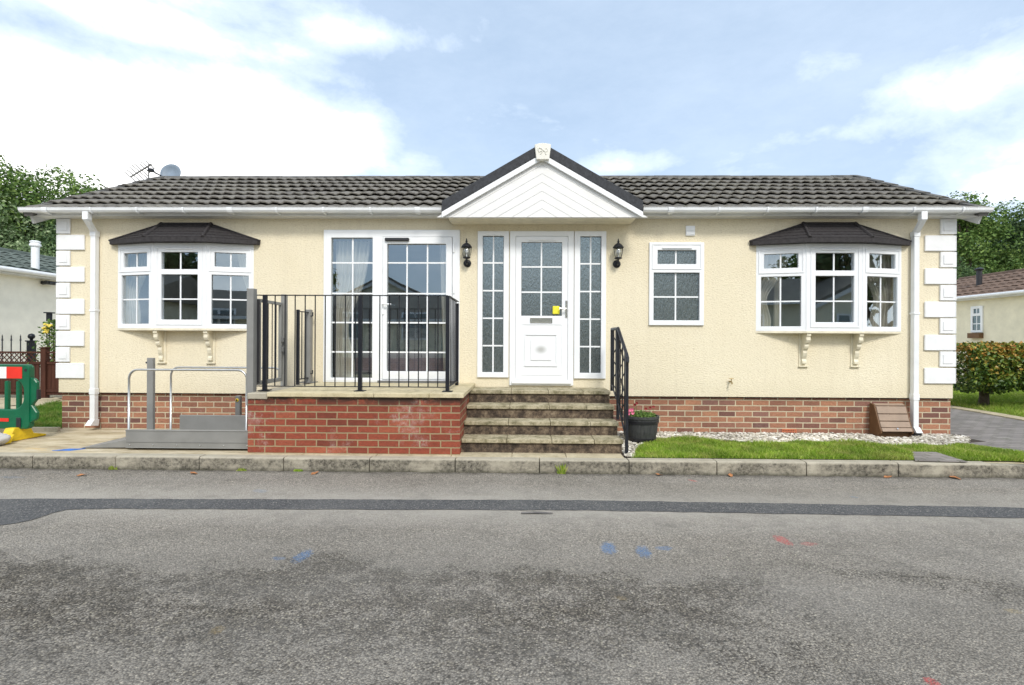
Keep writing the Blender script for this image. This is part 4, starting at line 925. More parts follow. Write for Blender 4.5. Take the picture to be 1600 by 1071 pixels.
sp = MB(); bx, by = G(107,702.5); sp.prism([(bx-.13,by-.06),(bx+.07,by-.05),(bx+.15,by+.05),(bx-.02,by+.04)], 'z', -.0035, .0005)
tag(sp.build('paint_patch', MT['blueplate'], fixn=True), 'blue painted patch on the concrete left of the lift ramp', 'paint patch')

# ================================================================ WROUGHT IRON HANDRAIL
hr = thing('step_handrail', (1.14,-.8,0), 'black wrought iron handrail with scroll infill on the right side of the steps', 'handrail')
XH = 1.148
ya, ym, yf = -.34, -.76, -1.28; zt_ = 1.385; zf = 1.06
s = MB(); s.tube([(XH,ya-.0,zt_),(XH,ym,zt_),(XH,yf+.02,zf+.03),(XH,yf-.025,zf-.005),(XH,yf-.035,zf-.05),(XH,yf-.015,zf-.08)], [.02,.02,.02,.02,.018,.014], 8); s.build('top_rail', MT['iron'], hr)
for y, z0, z1 in ((ya,.60,zt_),(ym,.30,zt_),(yf,.0,zf)):
    s = MB(); s.box(XH-.016, XH+.016, y-.016, y+.016, z0, z1); s.build('post', MT['iron'], hr)
s = MB(); s.tube([(XH,ya,.68),(XH,ym,.50),(XH,yf,.14)], .010, 6); s.build('bottom_rail', MT['iron'], hr)
def zrail(y): 
    return zt_ if y > ym else zt_+(zf-zt_)*(y-ym)/(yf-ym)
def zlow(y): 
    return .68+(.50-.68)*(y-ya)/(ym-ya) if y > ym else .50+(.14-.50)*(y-ym)/(yf-ym)
for y in (-.48,-.62,-.90,-1.03,-1.16):
    zl_, zh_ = zlow(y), zrail(y); s = MB(); s.box(XH-.006, XH+.006, y-.006, y+.006, zl_, zh_)
    s.build('baluster', MT['iron'], hr)
for y in (-.55, -.96, -1.10):
    zl_, zh_ = zlow(y), zrail(y); pts = []
    n = 60
    for k in range(n+1):
        t = k/n; z = zl_+.02+(zh_-zl_-.04)*t; pts.append((XH+.022*math.cos(t*16), y+.05*math.sin(t*16), z))
    s = MB(); s.tube(pts, .0065, 5); s.build('scroll', MT['iron'], hr)

# ================================================================ PLANTER
px_, py_ = 1.475, -.56; tb = thing('planter_tub', (px_,py_,0), 'dark half barrel planter tub beside the step handrail', 'planter')
s = MB(); s.lathe([(.150,0),(.168,.03),(.190,.14),(.200,.25),(.205,.29),(.214,.295),(.214,.325),(.192,.325),(.186,.27),(.18,.255),(0.001,.255)], (px_,py_,0), 40); s.build('barrel', MT['tub'], tb, smooth=False)
s = MB(); s.lathe([(.169,.028),(.176,.03),(.183,.062),(.176,.066)], (px_,py_,0), 40); s.lathe([(.1985,.235),(.207,.238),(.211,.268),(.202,.27)], (px_,py_,0), 40); s.build('hoop', MT['blackplastic'], tb)
s = MB(); s.lathe([(.001,.275),(.1,.272),(.183,.262)], (px_,py_,0), 24); s.build('soil', MT['soil'], tb)
pln = thing('flowering_plant', (px_,py_,.27), 'low bedding plant with pink and dark red flowers growing in the dark tub', 'plant')
def leaves(n, pts_fn, size, asp=.5, up=0.3):
    mb = MB()
    for _ in range(n):
        p = pts_fn(); L = size*R.uniform(.6,1.3); w = L*asp
        d = Vector((R.gauss(0,1),R.gauss(0,1),R.gauss(up,1))).normalized(); q = d.cross(Vector((R.gauss(0,1),R.gauss(0,1),R.gauss(0,1)))).normalized()
        p = Vector(p); nn = d.cross(q)*L*.12
        mb.add([p-d*L/2, p+q*w/2+nn, p+d*L/2, p-q*w/2+nn], [(0,1,2,3)])
    return mb
def tub_pt():
    a = R.uniform(0,2*PI); r = .17*math.sqrt(R.random()); return (px_+r*math.cos(a), py_+r*math.sin(a), .28+R.uniform(0,.09)*(1.2-r/.17*.5))
leaves(750, tub_pt, .035, .45).build('foliage', MT['leaf_green'], pln)
for mm, cl in (('petal_pink', [(-.155,.02,.37),(-.12,-.06,.36),(-.10,.05,.385),(-.14,-.02,.39),(-.17,-.05,.35)]), ('petal_red', [(-.06,.0,.47),(.10,-.02,.42),(.145,.0,.43),(.06,.03,.40),(-.08,.02,.45)])):
    for c in cl:
        mb = MB(); r = .016 if mm == 'petal_pink' else .013
        for k in range(7):
            a = k*2*PI/7; o_ = Vector((px_+c[0], py_+c[1], c[2])); d = Vector((math.cos(a), -.5, math.sin(a))).normalized()*r*1.6; q = Vector((-math.sin(a),0,math.cos(a)))*r*.8
            mb.add([o_, o_+d*.6+q, o_+d, o_+d*.6-q], [(0,1,2,3)])
        mb.build('flower', MT[mm], pln)
        sb = MB(); sb.tube([(px_+c[0],py_+c[1]+.005,.28),(px_+c[0],py_+c[1]+.005,c[2])], .0025, 4); sb.build('stem', MT['leaf_green'], pln)

# ================================================================ BROWN BOX
bxl, bxr = WX(1376,680,-.19), WX(1427.5,680,-.19); bb = thing('ground_box', ((bxl+bxr)/2,-.2,0), 'brown plastic box with a sloping ribbed lid against the brickwork by the right downpipe', 'box')
prof = [(.03,0),(-.36,0),(-.40,.03),(-.44,.105),(-.42,.135),(-.36,.15),(-.31,.21),(-.20,.44),(-.02,.47),(.03,.47)]
q_ = .47; prof = [(y*q_ if y < 0 else y, z-.03) for y, z in [(.03,-.02),(-.30,-.02),(-.33,.06),(-.41,.09),(-.415,.125),(-.36,.16),(-.13,.44),(-.02,.455),(.03,.455)]]
s = MB(); 
for xx in (bxl, bxr-.018): s = MB(); s.prism(prof, 'x', xx, xx+.018); s.build('side_panel', MT['box_side'], bb, fixn=True, bevel=.003)
s = MB(); s.prism([(.03,-.05),(-.13,-.05),(-.14,.06),(.03,.06)], 'x', bxl+.019, bxr-.019); s.build('base', MT['box_side'], bb, fixn=True)
sl = [(y*q_, z-.03) for y, z in [(-.418,.105),(-.345,.155),(-.275,.235),(-.205,.325),(-.13,.425),(-.02,.447)]]
s = MB()
for (a_, b_) in zip(sl[:-1], sl[1:]):
    d = Vector((b_[0]-a_[0], b_[1]-a_[1])); L = d.length; d.normalize(); nn = Vector((-d.y, d.x))
    if nn.y < 0: nn = -nn
    p0 = Vector(a_)+d*.004; p1 = Vector(b_)-d*.004
    s.prism([tuple(p0), tuple(p1), tuple(p1+nn*.016), tuple(p0+nn*.016)], 'x', bxl+.0185, bxr-.0185)
s.build('lid', MT['box_brown'], bb, fixn=True, bevel=.004)
s = MB(Matrix.Translation(((bxl+bxr)/2,-.192,.118)) @ Matrix.Rotation(PI/2-.6,4,'X')); s.lathe([(.010,0),(.010,.012)], (0,0,0), 10); s.build('lock', MT['chrome'], bb)

# ================================================================ GRASS, GRAVEL
def inpoly(x, y, P):
    c = False; j = len(P)-1
    for i in range(len(P)):
        if ((P[i][1] > y) != (P[j][1] > y)) and (x < (P[j][0]-P[i][0])*(y-P[i][1])/(P[j][1]-P[i][1])+P[i][0]): c = not c
        j = i
    return c
def blades(name, P, z, dens, h, mat, label, holes=()):
    xs_ = [p[0] for p in P]; ys_ = [p[1] for p in P]; A = (max(xs_)-min(xs_))*(max(ys_)-min(ys_)); mb = MB()
    for _ in range(int(A*dens)):
        x = R.uniform(min(xs_), max(xs_)); y = R.uniform(min(ys_), max(ys_))
        if not inpoly(x, y, P) or any(inpoly(x, y, q) for q in holes): continue
        hh = h*R.uniform(.5,1.35)*(1+.3*math.sin(x*3.1+1)*math.sin(y*5+x)+.25*math.sin(x*11+y*7)); a = R.uniform(0,2*PI); w = R.uniform(.0025,.0045); lx_, ly_ = R.gauss(0,.4)*hh, R.gauss(0,.4)*hh
        c, s_ = math.cos(a)*w, math.sin(a)*w
        mb.add([(x-c,y-s_,z),(x+c,y+s_,z),(x+c*.5+lx_*.5,y+s_*.5+ly_*.5,z+hh*.6),(x+lx_,y+ly_,z+hh)], [(0,1,2),(0,2,3)])
    o = mb.build(name, mat); tag(o, label, 'grass', kind='stuff'); return o
lawnP = [G(992,706), G(1003,697), G(1018,691), G(1050,685.5), G(1100,687), G(1160,693), G(1200,695), G(1260,692), G(1330,693), G(1380,697), G(1420,699), G(1487,698), G(1505,694), G(1545,700), G(1575,707), G(1625,716), G(1680,727)]
lawnP += [(G(1640,735)[0], KB+.01), (G(992,722)[0]+.05, KB+.01), G(986,716)]
sheet('lawn', lawnP, .004, MT['turf'])
dc = [G(1424,708), G(1462,708.5), G(1512,724), G(1430,722)]
blades('grass', lawnP, .0, 17000, .042, MT['grass'], 'bright green lawn strip between the pebbles and the kerb', [dc])
lp2 = [G(97,669), G(97,631), G(80,631), G(58,639), G(20,646), G(-60,652), G(-60,672), G(0,670), G(30,668)]
sheet('side_lawn', lp2, .004, MT['turf'])
blades('grass', lp2, .0, 5000, .06, MT['grass_dark'], 'darker green lawn beside the left end of the home')
lp3 = [G(1440,620), G(1440,628), G(1487,634), G(1600,652.5), G(1700,669), G(1700,605), G(1440,602)]
sheet('hedge_lawn', lp3, .0, MT['turf'])
blades('grass', lp3, .0, 1600, .07, MT['grass'], 'grass strip growing under the hedge')
dcm = MB(); 
xs_ = [p[0] for p in dc]; ys_ = [p[1] for p in dc]
sheet('drain_base', dc, .008, MT['soil'])
dcm.prism(dc, 'z', .009, .016)
tag(dcm.build('drain_cover', MT['blockpaving'], fixn=True), 'small patch of grey paving blocks sunk in the lawn behind the kerb', 'drain cover')
gp = MB(); gravP = [(XS1+.01,KB+.01),(G(1000,722)[0],KB+.01),G(990,706),G(1000,697),G(1018,690),G(1050,684.5),G(1100,686),G(1160,692),G(1200,694),G(1260,691),G(1330,692),G(1380,696),G(1420,698),G(1487,697),G(1512,694),(PX1+.1,-.12),(PX1+.02,.045),(XS1+.01,.045)]
cnt = 0
xs_ = [p[0] for p in gravP]; ys_ = [p[1] for p in gravP]
while cnt < 7500:
    x = R.uniform(min(xs_), max(xs_)); y = R.uniform(min(ys_), max(ys_))
    if not inpoly(x, y, gravP) or (x-px_)**2+(y-py_)**2 < .15**2: continue
    if bxl-.01 < x < bxr+.01 and y > -.21: cnt += 1; continue
    r = R.uniform(.009,.024); ico(gp, (x, y, .002+R.uniform(0,.014)), r*R.uniform(.9,1.5), r, r*R.uniform(.5,.8), R.uniform(0,PI), .35); cnt += 1
tag(gp.build('gravel', MT['pebble']), 'white and grey pebbles along the foot of the brick plinth', 'pebbles', kind='stuff')

# fallen leaves and twig and weed
for (px, py, zz, sz, lab) in ((128,744,ZR,.05,'brown fallen leaf on the road near the left kerb end'),(492,741,ZR,.05,'brown fallen leaf on the road below the brick terrace'),(1024,737.5,-.0,.04,'small fallen leaf at the kerb near the gravel corner'),
        (1136,741,ZR,.05,'fallen leaf in the road gutter below the lawn middle'),(1380,744,ZR,.05,'curled brown leaf in the gutter below the paving patch'),(1480,744,ZR,.07,'largest orange leaf against the kerb at the right'),(303,741,ZR,.05,'dead leaf beside a weed tuft in the left gutter')):
    x, y = G(px, py, ZR); y = min(y, KY-.04); a = R.uniform(0,PI); mb = MB(Matrix.Translation((x,y,ZR+.006)) @ Matrix.Rotation(a,4,'Z'))
    mb.add([(-sz,0,.0),(-sz*.4,sz*.45,.012),(sz*.3,sz*.5,.006),(sz,0,.014),(sz*.3,-sz*.45,.01),(-sz*.4,-sz*.4,.0),(0,0,.002)], [(0,1,6),(1,2,6),(2,3,6),(3,4,6),(4,5,6),(5,0,6)])
    tag(mb.build('fallen_leaf', MT['litter']), lab, 'leaf', 'fallen leaves along the kerb')
x, y = G(840,804.5,ZR); mb = MB(); mb.tube([(x-.13,y,ZR+.012),(x-.03,y+.012,ZR+.014),(x+.12,y+.005,ZR+.012)], [.006,.009,.004], 6); tag(mb.build('twig', MT['blackplastic']), 'thin dark twig lying on the road near the repair strip', 'twig')
def weed(px, py, n, h, lab, z=ZR, dy=0.):
    x, y = G(px, py, z); y = (KY-.01) if dy == 0 else y
    mb = MB()
    for _ in range(n):
        a = R.uniform(0,2*PI); r = R.uniform(.2,1)*h; p = Vector((x+R.gauss(0,.02), y+R.uniform(-.012,0), z)); d = Vector((math.cos(a)*r*.6,-abs(math.sin(a))*r*.35,r)); q = Vector((.006,0,0))
        mb.add([p-q, p+q, p+d*.6+q*1.3, p+d, p+d*.6-q*1.3], [(0,1,2,3,4)])
    tag(mb.build('weed', MT['grass']), lab, 'weed', 'weeds growing along the kerb')
weed(878,737,26,.13,'bright green weed growing against the kerb below the steps')
weed(365,742,40,.035,'low weed tuft in the road gutter in front of the lift'); weed(148,743,30,.05,'small reddish weed at a joint of the left kerb')
weed(455,743,50,.03,'flat mossy weeds below the left corner of the brick terrace')

# ================================================================ LEFT SIDE: BARRIER, FENCE, ROSE, NEIGHBOUR
br = thing('traffic_barrier', (-6.2,-.75,0), 'green plastic road barrier with red and white strip on a yellow foot', 'barrier')
xb1 = WX(50,600,-.78); z_t = WZ(25,569.5,-.78); z_b = .135
Tb = Matrix.Translation((xb1,-.78,0)) @ Matrix.Rotation(-.05,4,'Z')
H_ = z_t-z_b
# outline with right end lower wing; window opening with rounded corners built from strips
s = MB(Tb)
def rr(cx, cz, hx_, hz_, r, n=5):
    out = []
    for (sx_, sz_, a0) in ((1,1,0),(-1,1,PI/2),(-1,-1,PI),(1,-1,3*PI/2)):
        for k in range(n+1):
            a = a0+PI/2*k/n; out.append((cx+sx_*(hx_-r)+r*math.cos(a), cz+sz_*(hz_-r)+r*math.sin(a)))
    return out
def ring(mb, outer, inner, y0, y1):
    n = len(outer); vs = [(p[0],y0,p[1]) for p in outer]+[(p[0],y0,p[1]) for p in inner]+[(p[0],y1,p[1]) for p in outer]+[(p[0],y1,p[1]) for p in inner]
    fs = []
    for i in range(n):
        j = (i+1) % n; fs += [(i,j,n+j,n+i),(2*n+j,2*n+i,3*n+i,3*n+j),(j,i,2*n+i,2*n+j),(n+i,n+j,3*n+j,3*n+i)]
    mb.add(vs, fs)
ocx, ocz = -.62, z_b+H_*.5
ring(s, rr(ocx, ocz, .62, H_*.5, .05), rr(ocx, ocz+.03, .55, H_*.235, .15), -.035, .035)
s.build('body', MT['green'], br, bevel=.012, seg=2, fixn=True)
s = MB(Tb); s.prism([(-.02,z_b+.06),(.075,z_b+.12),(.085,z_b+.20),(.02,z_b+.29),(.075,z_b+.36),(.085,z_b+H_*.72),(.05,z_b+H_*.78),(-.02,z_b+H_*.80)], 'y', -.022, .022); s.build('connector', MT['green'], br, bevel=.008, fixn=True)
s = MB(Tb); s.box(.075,.10,-.02,.02,z_b+.36,z_b+.48); s.build('connector_pin', MT['blackplastic'], br, bevel=.004)
for xx in (-.19,-.34,-.49,-.64,-.79,-.94): s = MB(Tb); s.box(xx-.0,xx+.045,-.025,.025,ocz-H_*.27,ocz+H_*.24); s.build('bar', MT['green'], br, bevel=.01)
for u0, u1, mm in ((-.29,-.09,'red'),(-.52,-.29,'whitestrip'),(-.82,-.52,'red'),(-1.05,-.82,'whitestrip')): s = MB(Tb); s.box(u0,u1,-.040,-.0355,z_t-.17,z_t-.03); s.build('reflective_strip', MT[mm], br)
s = MB(Tb); s.box(-.62,-.26,-.040,-.0355,z_b+.09,z_b+.13); s.build('reflective_strip', MT['red'], br)
s = MB(Tb); s.tube([(-.045,-.0365,z_t-.07),(-.045,-.0385,z_t-.07)], .018, 10); s.build('peg_hole', MT['blackplastic'], br)
s = MB(Tb); s.box(-.16,-.10,-.045,-.0355,z_b+.02,z_b+.14); s.build('foot_clip', MT['blackplastic'], br, bevel=.004)
for fx in (-.12, -1.1):
    s = MB(Tb); s.prism([(-.30,.0),(.30,.0),(.30,.02),(.14,.06),(.10,.155),(-.10,.155),(-.14,.06),(-.30,.02)], 'x', fx-.12, fx-.0)
    s.prism([(-.36,0),(-.20,0),(-.16,.10)], 'x', fx-.0, fx+.08); ft = s.build('foot', MT['yellow'], br, bevel=.006, fixn=True)
    s = MB(Tb)
    for z in (.045,.075): s.box(fx-.07, fx-.03, -.28, -.145+0, z, z+.012)
sx, sy = G(-34,697); sbg = MB(); ico_n = MB()
vs = []
nu, nv = 22, 12
for j in range(nv+1):
    for i in range(nu):
        th = PI*j/nv; ph = 2*PI*i/nu; e = .6
        sg = lambda v_, p_: math.copysign(abs(v_)**p_, v_)
        vs.append((sx+.30*sg(math.sin(th),.7)*sg(math.cos(ph),.7)+.01*math.sin(ph*5), sy+.17*sg(math.sin(th),.7)*sg(math.sin(ph),.7), .075+.08*math.cos(th)*(1+.18*math.cos(ph*3))+.012*math.sin(ph*4+j)))
sbg.add(vs, [(j*nu+i, j*nu+(i+1)%nu, (j+1)*nu+(i+1)%nu, (j+1)*nu+i) for j in range(nv) for i in range(nu)])
tag(sbg.build('sandbag', MT['sandbag'], smooth=True, fixn=True), 'pale woven sandbag lying in front of the green barrier', 'sandbag')
# fence
yfn = 3.6; fn = thing('trellis_fence', (-8.2,yfn,0), 'dark brown boarded garden fence with lattice trellis top', 'fence')
zft = WZ(40,549.5,yfn); xfe = WX(97,570,yfn)+1.0; xpo = WX(70.5,570,yfn)
for x in (xpo, xpo-1.75, xpo-3.5):
    s = MB(); s.box(x-.055, x+.055, yfn-.055, yfn+.055, -.05, zft+.07); s.box(x-.07, x+.07, yfn-.07, yfn+.07, zft+.07, zft+.095); s.build('post', MT['fence'], fn, bevel=.005)
for (xa, xb) in ((xpo-3.44, xpo-1.81), (xpo-1.69, xpo-.06), (xpo+.06, xfe)):
    s = MB(); x = xa
    while x < xb-.07: s.box(x, x+.075, yfn-.01, yfn+.012, .06, .72); x += .083
    s.build('board_panel', MT['fence'], fn)
    s = MB(); s.box(xa, xb, yfn-.03, yfn-.0105, .70, .75); s.box(xa, xb, yfn-.03, yfn-.0105, .12, .18); s.box(xa, xb, yfn-.025, yfn+.02, zft-.035, zft); s.build('rail', MT['fence'], fn)
    s = MB(); zl0, zl1 = .75, zft-.035; hh = zl1-zl0; x = xa
    while x < xb:
        for sg in (1,-1):
            a0 = Vector((x if sg > 0 else x+hh, yfn+(.004*sg), zl0)); a1 = Vector((x+hh if sg > 0 else x, yfn+(.004*sg), zl1))
            if max(a0.x,a1.x) > xb: continue
            s.tube([a0, a1], .011, 4)
        x += .105
    s.build('lattice', MT['fence'], fn)
xk = WX(49,560,4.6); fp = thing('finial_post', (xk,4.6,0), 'black square post topped with a ball behind the brown fence', 'post')
s = MB(); s.box(xk-.06, xk+.06, 4.54, 4.66, -.05, 1.16); s.box(xk-.08, xk+.08, 4.52, 4.68, 1.16, 1.19); s.build('shaft', MT['black'], fp, bevel=.004)
s = MB(); s.lathe([(.03,1.19),(.03,1.22),(.06,1.245),(.068,1.285),(.05,1.33),(.01,1.348)], (xk,4.6,0), 16); s.build('ball', MT['black'], fp, smooth=True)
for i, pxx in enumerate((3.5, 17.5, 32)):
    x = WX(pxx,550,4.9); s = MB(); s.tube([(x,4.9,0),(x,4.9,1.30)], .012, 6); s.tube([(x,4.9,1.18),(x,4.9,1.33)], [.02,.002], 6)
    tag(s.build('garden_stake', MT['blackplastic']), ['dark garden stake at the left picture edge behind the trellis','middle garden stake of three behind the brown trellis','dark garden stake nearest the black ball post'][i], 'stake', 'stakes behind the trellis')
bn = thing('garden_bench', (WX(8,545,6.5),6.5,0), 'weathered grey wooden bench in front of the pale neighbouring bungalow', 'bench'); x = bn.location.x
s = MB(); s.box(x-.7, x+.24, 6.3, 6.75, .40, .44); s.build('seat', MT['greywood'], bn, bevel=.004)
s = MB()
for k in range(3): s.box(x-.7, x+.24, 6.74, 6.77, .60+k*.18, .75+k*.18)
s.build('backrest', MT['greywood'], bn, bevel=.004)
for a, b in ((-.68,6.32),(.18,6.32),(-.68,6.72),(.18,6.72)): s = MB(); s.box(x+a, x+a+.05, b, b+.05, 0, .395 if b < 6.5 else 1.1); s.build('leg', MT['greywood'], bn)
# rose
rx_, ry_ = WX(80,560,4.1), 4.1; rs = thing('rose_bush', (rx_,ry_,0), 'climbing rose with pale yellow blooms behind the brown fence at the wall corner', 'rose bush')
def rose_pt():
    t = R.random(); z = .6+1.05*t; w = .34*(1-t*.75)+.05; return (rx_+R.gauss(0,w*.6)+.08, ry_+R.gauss(0,w*.5), z)
leaves(900, rose_pt, .07, .55).build('foliage', MT['leaf_green'], rs)
s = MB()
for k in range(5): a = R.uniform(-.25,.25); s.tube([(rx_,ry_,0),(rx_+a*.5,ry_,.8),(rx_+a,ry_,1.5)], .01, 5)
s.build('stem', MT['bark'], rs)
for k in range(5):
    mb = MB(); c = (rx_-.03+R.gauss(0,.06), ry_-.15, 1.50+R.gauss(0,.06)); 
    for _ in range(4): ico(mb, (c[0]+R.gauss(0,.02),c[1]+R.gauss(0,.02),c[2]+R.gauss(0,.015)), .035,.035,.028,R.random(),.4)
    mb.build('bloom', MT['petal_yellow'], rs)
lm = thing('garden_lantern', (WX(77,500,4.4),4.4,0), 'dark lantern head on a thin stem above the yellow rose', 'garden light'); x = lm.location.x
s = MB(); s.tube([(x,4.4,0),(x,4.4,1.72)], .012, 6); s.build('stem', MT['black'], lm)
s = MB(); s.box(x-.035,x+.035,4.36,4.44,1.62,1.80); s.box(x-.07,x+.07,4.33,4.47,1.80,1.825); s.build('head', MT['black'], lm)
s = MB(); s.tube([(x+.12+.16*math.cos(a),4.38,1.45+.16*math.sin(a)) for a in [PI*k/10 for k in range(11)]], .006, 5); s.build('hoop', MT['greywood'], lm)

def neighbour(name_label, xw, y0, y1, depth, ze, pitch, side, wallm, tilem, cat='house'):
    """home whose long wall runs in depth at x=xw; body on side (-1: towards -x)"""
    h = thing('neighbour_home', (xw+side*depth/2, (y0+y1)/2, 0), name_label, cat)
    xo = xw+side*depth; a, b = min(xw,xo), max(xw,xo); rzz = ze+pitch*depth/2; xm = (a+b)/2
    s = MB(); s.box(a, b, y0, y1, 0, ze)
    for yy in (y0, y1-.1): s.prism([(a,ze),(b,ze),(xm,rzz-.05)], 'y', yy, yy+.1)
    s.build('wall', wallm, h, fixn=True)
    s = MB(); n = 7 
    # tiled slopes as overlapping corrugated courses running along y
    for sg in (-1, 1):
        Tn = Matrix.Translation((xm, 0, 0)) @ Matrix.Rotation(PI/2 if sg > 0 else -PI/2, 4, 'Z')
        t = MB(Tn); L0, L1 = (y0-.3, y1+.3) if sg > 0 else (-y1-.3, -y0+.3)
        tile_roof(t, L0, L1, -(depth/2+.25), ze-.03, 0, rzz+.06, n, .33, .02, .035)
        s.v += []; nb = len(s.v); s.v += t.v; s.f += [tuple(i+nb for i in f) for f in t.f]
    rf_ = s.build('roof', tilem, h)
    s = MB()
    for xx, sg in ((a,-1),(b,1)): s.box(min(xx+sg*.22,xx+sg*.25), max(xx+sg*.22,xx+sg*.25), y0-.3, y1+.3, ze-.12, ze+.0)
    for xx, sg in ((a,-1),(b,1)): s.box(min(xx, xx+sg*.22), max(xx, xx+sg*.22), y0-.3, y1+.3, ze-.13, ze-.11)
    s.build('fascia', MT['fascia'], h)
    for xx, sg in ((a,-1),(b,1)):
        g_ = MB(); g_.tube([(xx+sg*.31, y0-.3, ze-.03), (xx+sg*.31, y1+.3, ze-.03)], .055, 10); g_.build('gutter', MT['gutter'], h)
    s = MB(); s.tube([(xm,y0-.3,rzz+.06),(xm,y1+.3,rzz+.06)], .09, 8); s.build('ridge_cap', tilem, rf_)
    return h, rf_, xm, rzz
nl, nlr, xm, rzz = neighbour('pale cream bungalow behind the fence on the left', -12.3, 3.4, 14, 5.6, 2.88, .30, -1, MT['neigh_wall'], MT['tile_green'])
# flue, roof light, camera
fy = 6.2; fx = WX(55,400,fy); zt1 = WZ(55,375.5,fy)
zroof = 2.85+(-12.3-fx)*.30
s = MB(); s.tube([(fx,fy,zroof-.3),(fx,fy,zt1-.12)], .085, 14); s.lathe([(.11,0),(.12,.02),(.12,.06),(.10,.075),(.10,.10),(.115,.11),(.115,.13),(.08,.15)], (fx,fy,zt1-.17), 14); s.build('flue', MT['gutter'], nlr)
s = MB(); s.box(fx-.45, fx+.40, fy-.3, fy+.3, zroof-.12, zroof-.0); s.build('flue_flashing', MT['ridge'], nlr)
s = MB(); sx_ = WX(35,403,fy); s.box(sx_-.12, sx_+.12, fy+2.0, fy+2.2, WZ(35,402,fy+2)-.1, WZ(35,401,fy+2)); s.build('roof_vent', MT['fascia'], nlr)
s = MB(); cz = WZ(55,442,6.0); s.tube([(-12.29,6.0,cz),(-12.1,6.0,cz),(-12.05,6.0,cz)], [.05,.04,.045], 8); s.tube([(-12.12,5.9,cz),(-12.1,6.25,cz)], .05, 8); s.build('security_camera', MT['blackplastic'], nl)
nr_, nrr, xm2, rz2 = neighbour('cream bungalow with brown tiled roof behind the hedge on the right', 16.0, 4.0, 15.5, 6.2, 2.88, .34, 1, MT['neigh_wall2'], MT['tile_brown'])
# window on right neighbour
yw = 10.4
def on_xwall(px, xw): # intersect pixel ray with plane x=xw -> y
    v = ray(px, 500); t = xw/v[0]; return -D+v[1]*t
ywa, ywb = on_xwall(1537,16.0), on_xwall(1518.5,16.0); dd_ = ((ywa+ywb)/2+D)
zw0, zw1 = EYE+(533+3.3-520)/800*dd_, EYE+(533+3.3-479.5)/800*dd_
T_ = Matrix.Translation((16.0-.0,(ywa+ywb)/2,0)) @ Matrix.Rotation(-PI/2,4,'Z'); hw = abs(ywb-ywa)/2
zm = zw0+(zw1-zw0)*.66
glazed(nr_, 'window', T_, (-hw,hw,zw0,zw1), [(-hw+.08,hw-.08,zw0+.08,zm-.03),(-hw+.12,hw-.12,zm+.06,zw1-.09)], -.05, -.002, [[0],[0]], [[(zw0+zm)/2],[]], MT['frosted'], bars=.014, gy=-.03)
s = MB(T_); s.box(-hw,hw,-.16,-.002,zw0-.20,zw0-.02); s.build('window_box', MT['box_side'], nr_)
fy2 = 9.0; fx2 = WX(1530,425,fy2+4); s = MB(); fyy = fy2+4; s.tube([(fx2,fyy,3.0),(fx2,fyy,WZ(1530,421,fyy))], .09, 10); s.lathe([(.13,0),(.15,.05),(.06,.11)], (fx2,fyy,WZ(1530,423,fyy)), 12); s.build('flue', MT['blackplastic'], nrr)

# ================================================================ HEDGE
hd = thing('hedge', (9.6,3.0,0), 'clipped hedge with green and copper orange leaves on short trunks by the driveway', 'hedge')
hx0, hx1 = WX(1478,575,3.2), 14.5
def hedge_pt():
    while True:
        x = R.uniform(hx0, hx1); y = R.uniform(2.55, 4.1); z = R.uniform(.28, 1.26)
        if R.random() < .5: y = 2.58+abs(R.gauss(0,.14))
        elif R.random() < .4: z = 1.22-abs(R.gauss(0,.06))
        low = .34+.16*math.sin(x*2.7)+.08*math.sin(x*7.1)
        if z < low: continue
        top = 1.24+.03*math.sin(x*5)
        if z > top: continue
        yc = 3.35; hw = .78-.25*max(0, (z-1.0)/.25)**2-.3*max(0,(.5-z)/.25)
        if abs(y-yc) > hw+.04*math.sin(x*9+z*8): continue
        return (x, y, z)
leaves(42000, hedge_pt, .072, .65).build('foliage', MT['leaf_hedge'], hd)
for x in (WX(1540,610,3.2), WX(1540,610,3.2)+1.7, WX(1540,610,3.2)+3.4):
    s = MB(); s.tube([(x,3.25,-.05),(x+.02,3.25,.2),(x-.03,3.25,.5)], [.10,.075,.06], 8)
    for k in range(7): a = R.uniform(-1,1); s.tube([(x,3.25,.22),(x+a*.35,3.25+R.uniform(-.3,.3),.45),(x+a*.7,3.25+R.uniform(-.5,.5),.75)], [.035,.025,.012], 5)
    s.build('trunk', MT['bark'], hd)

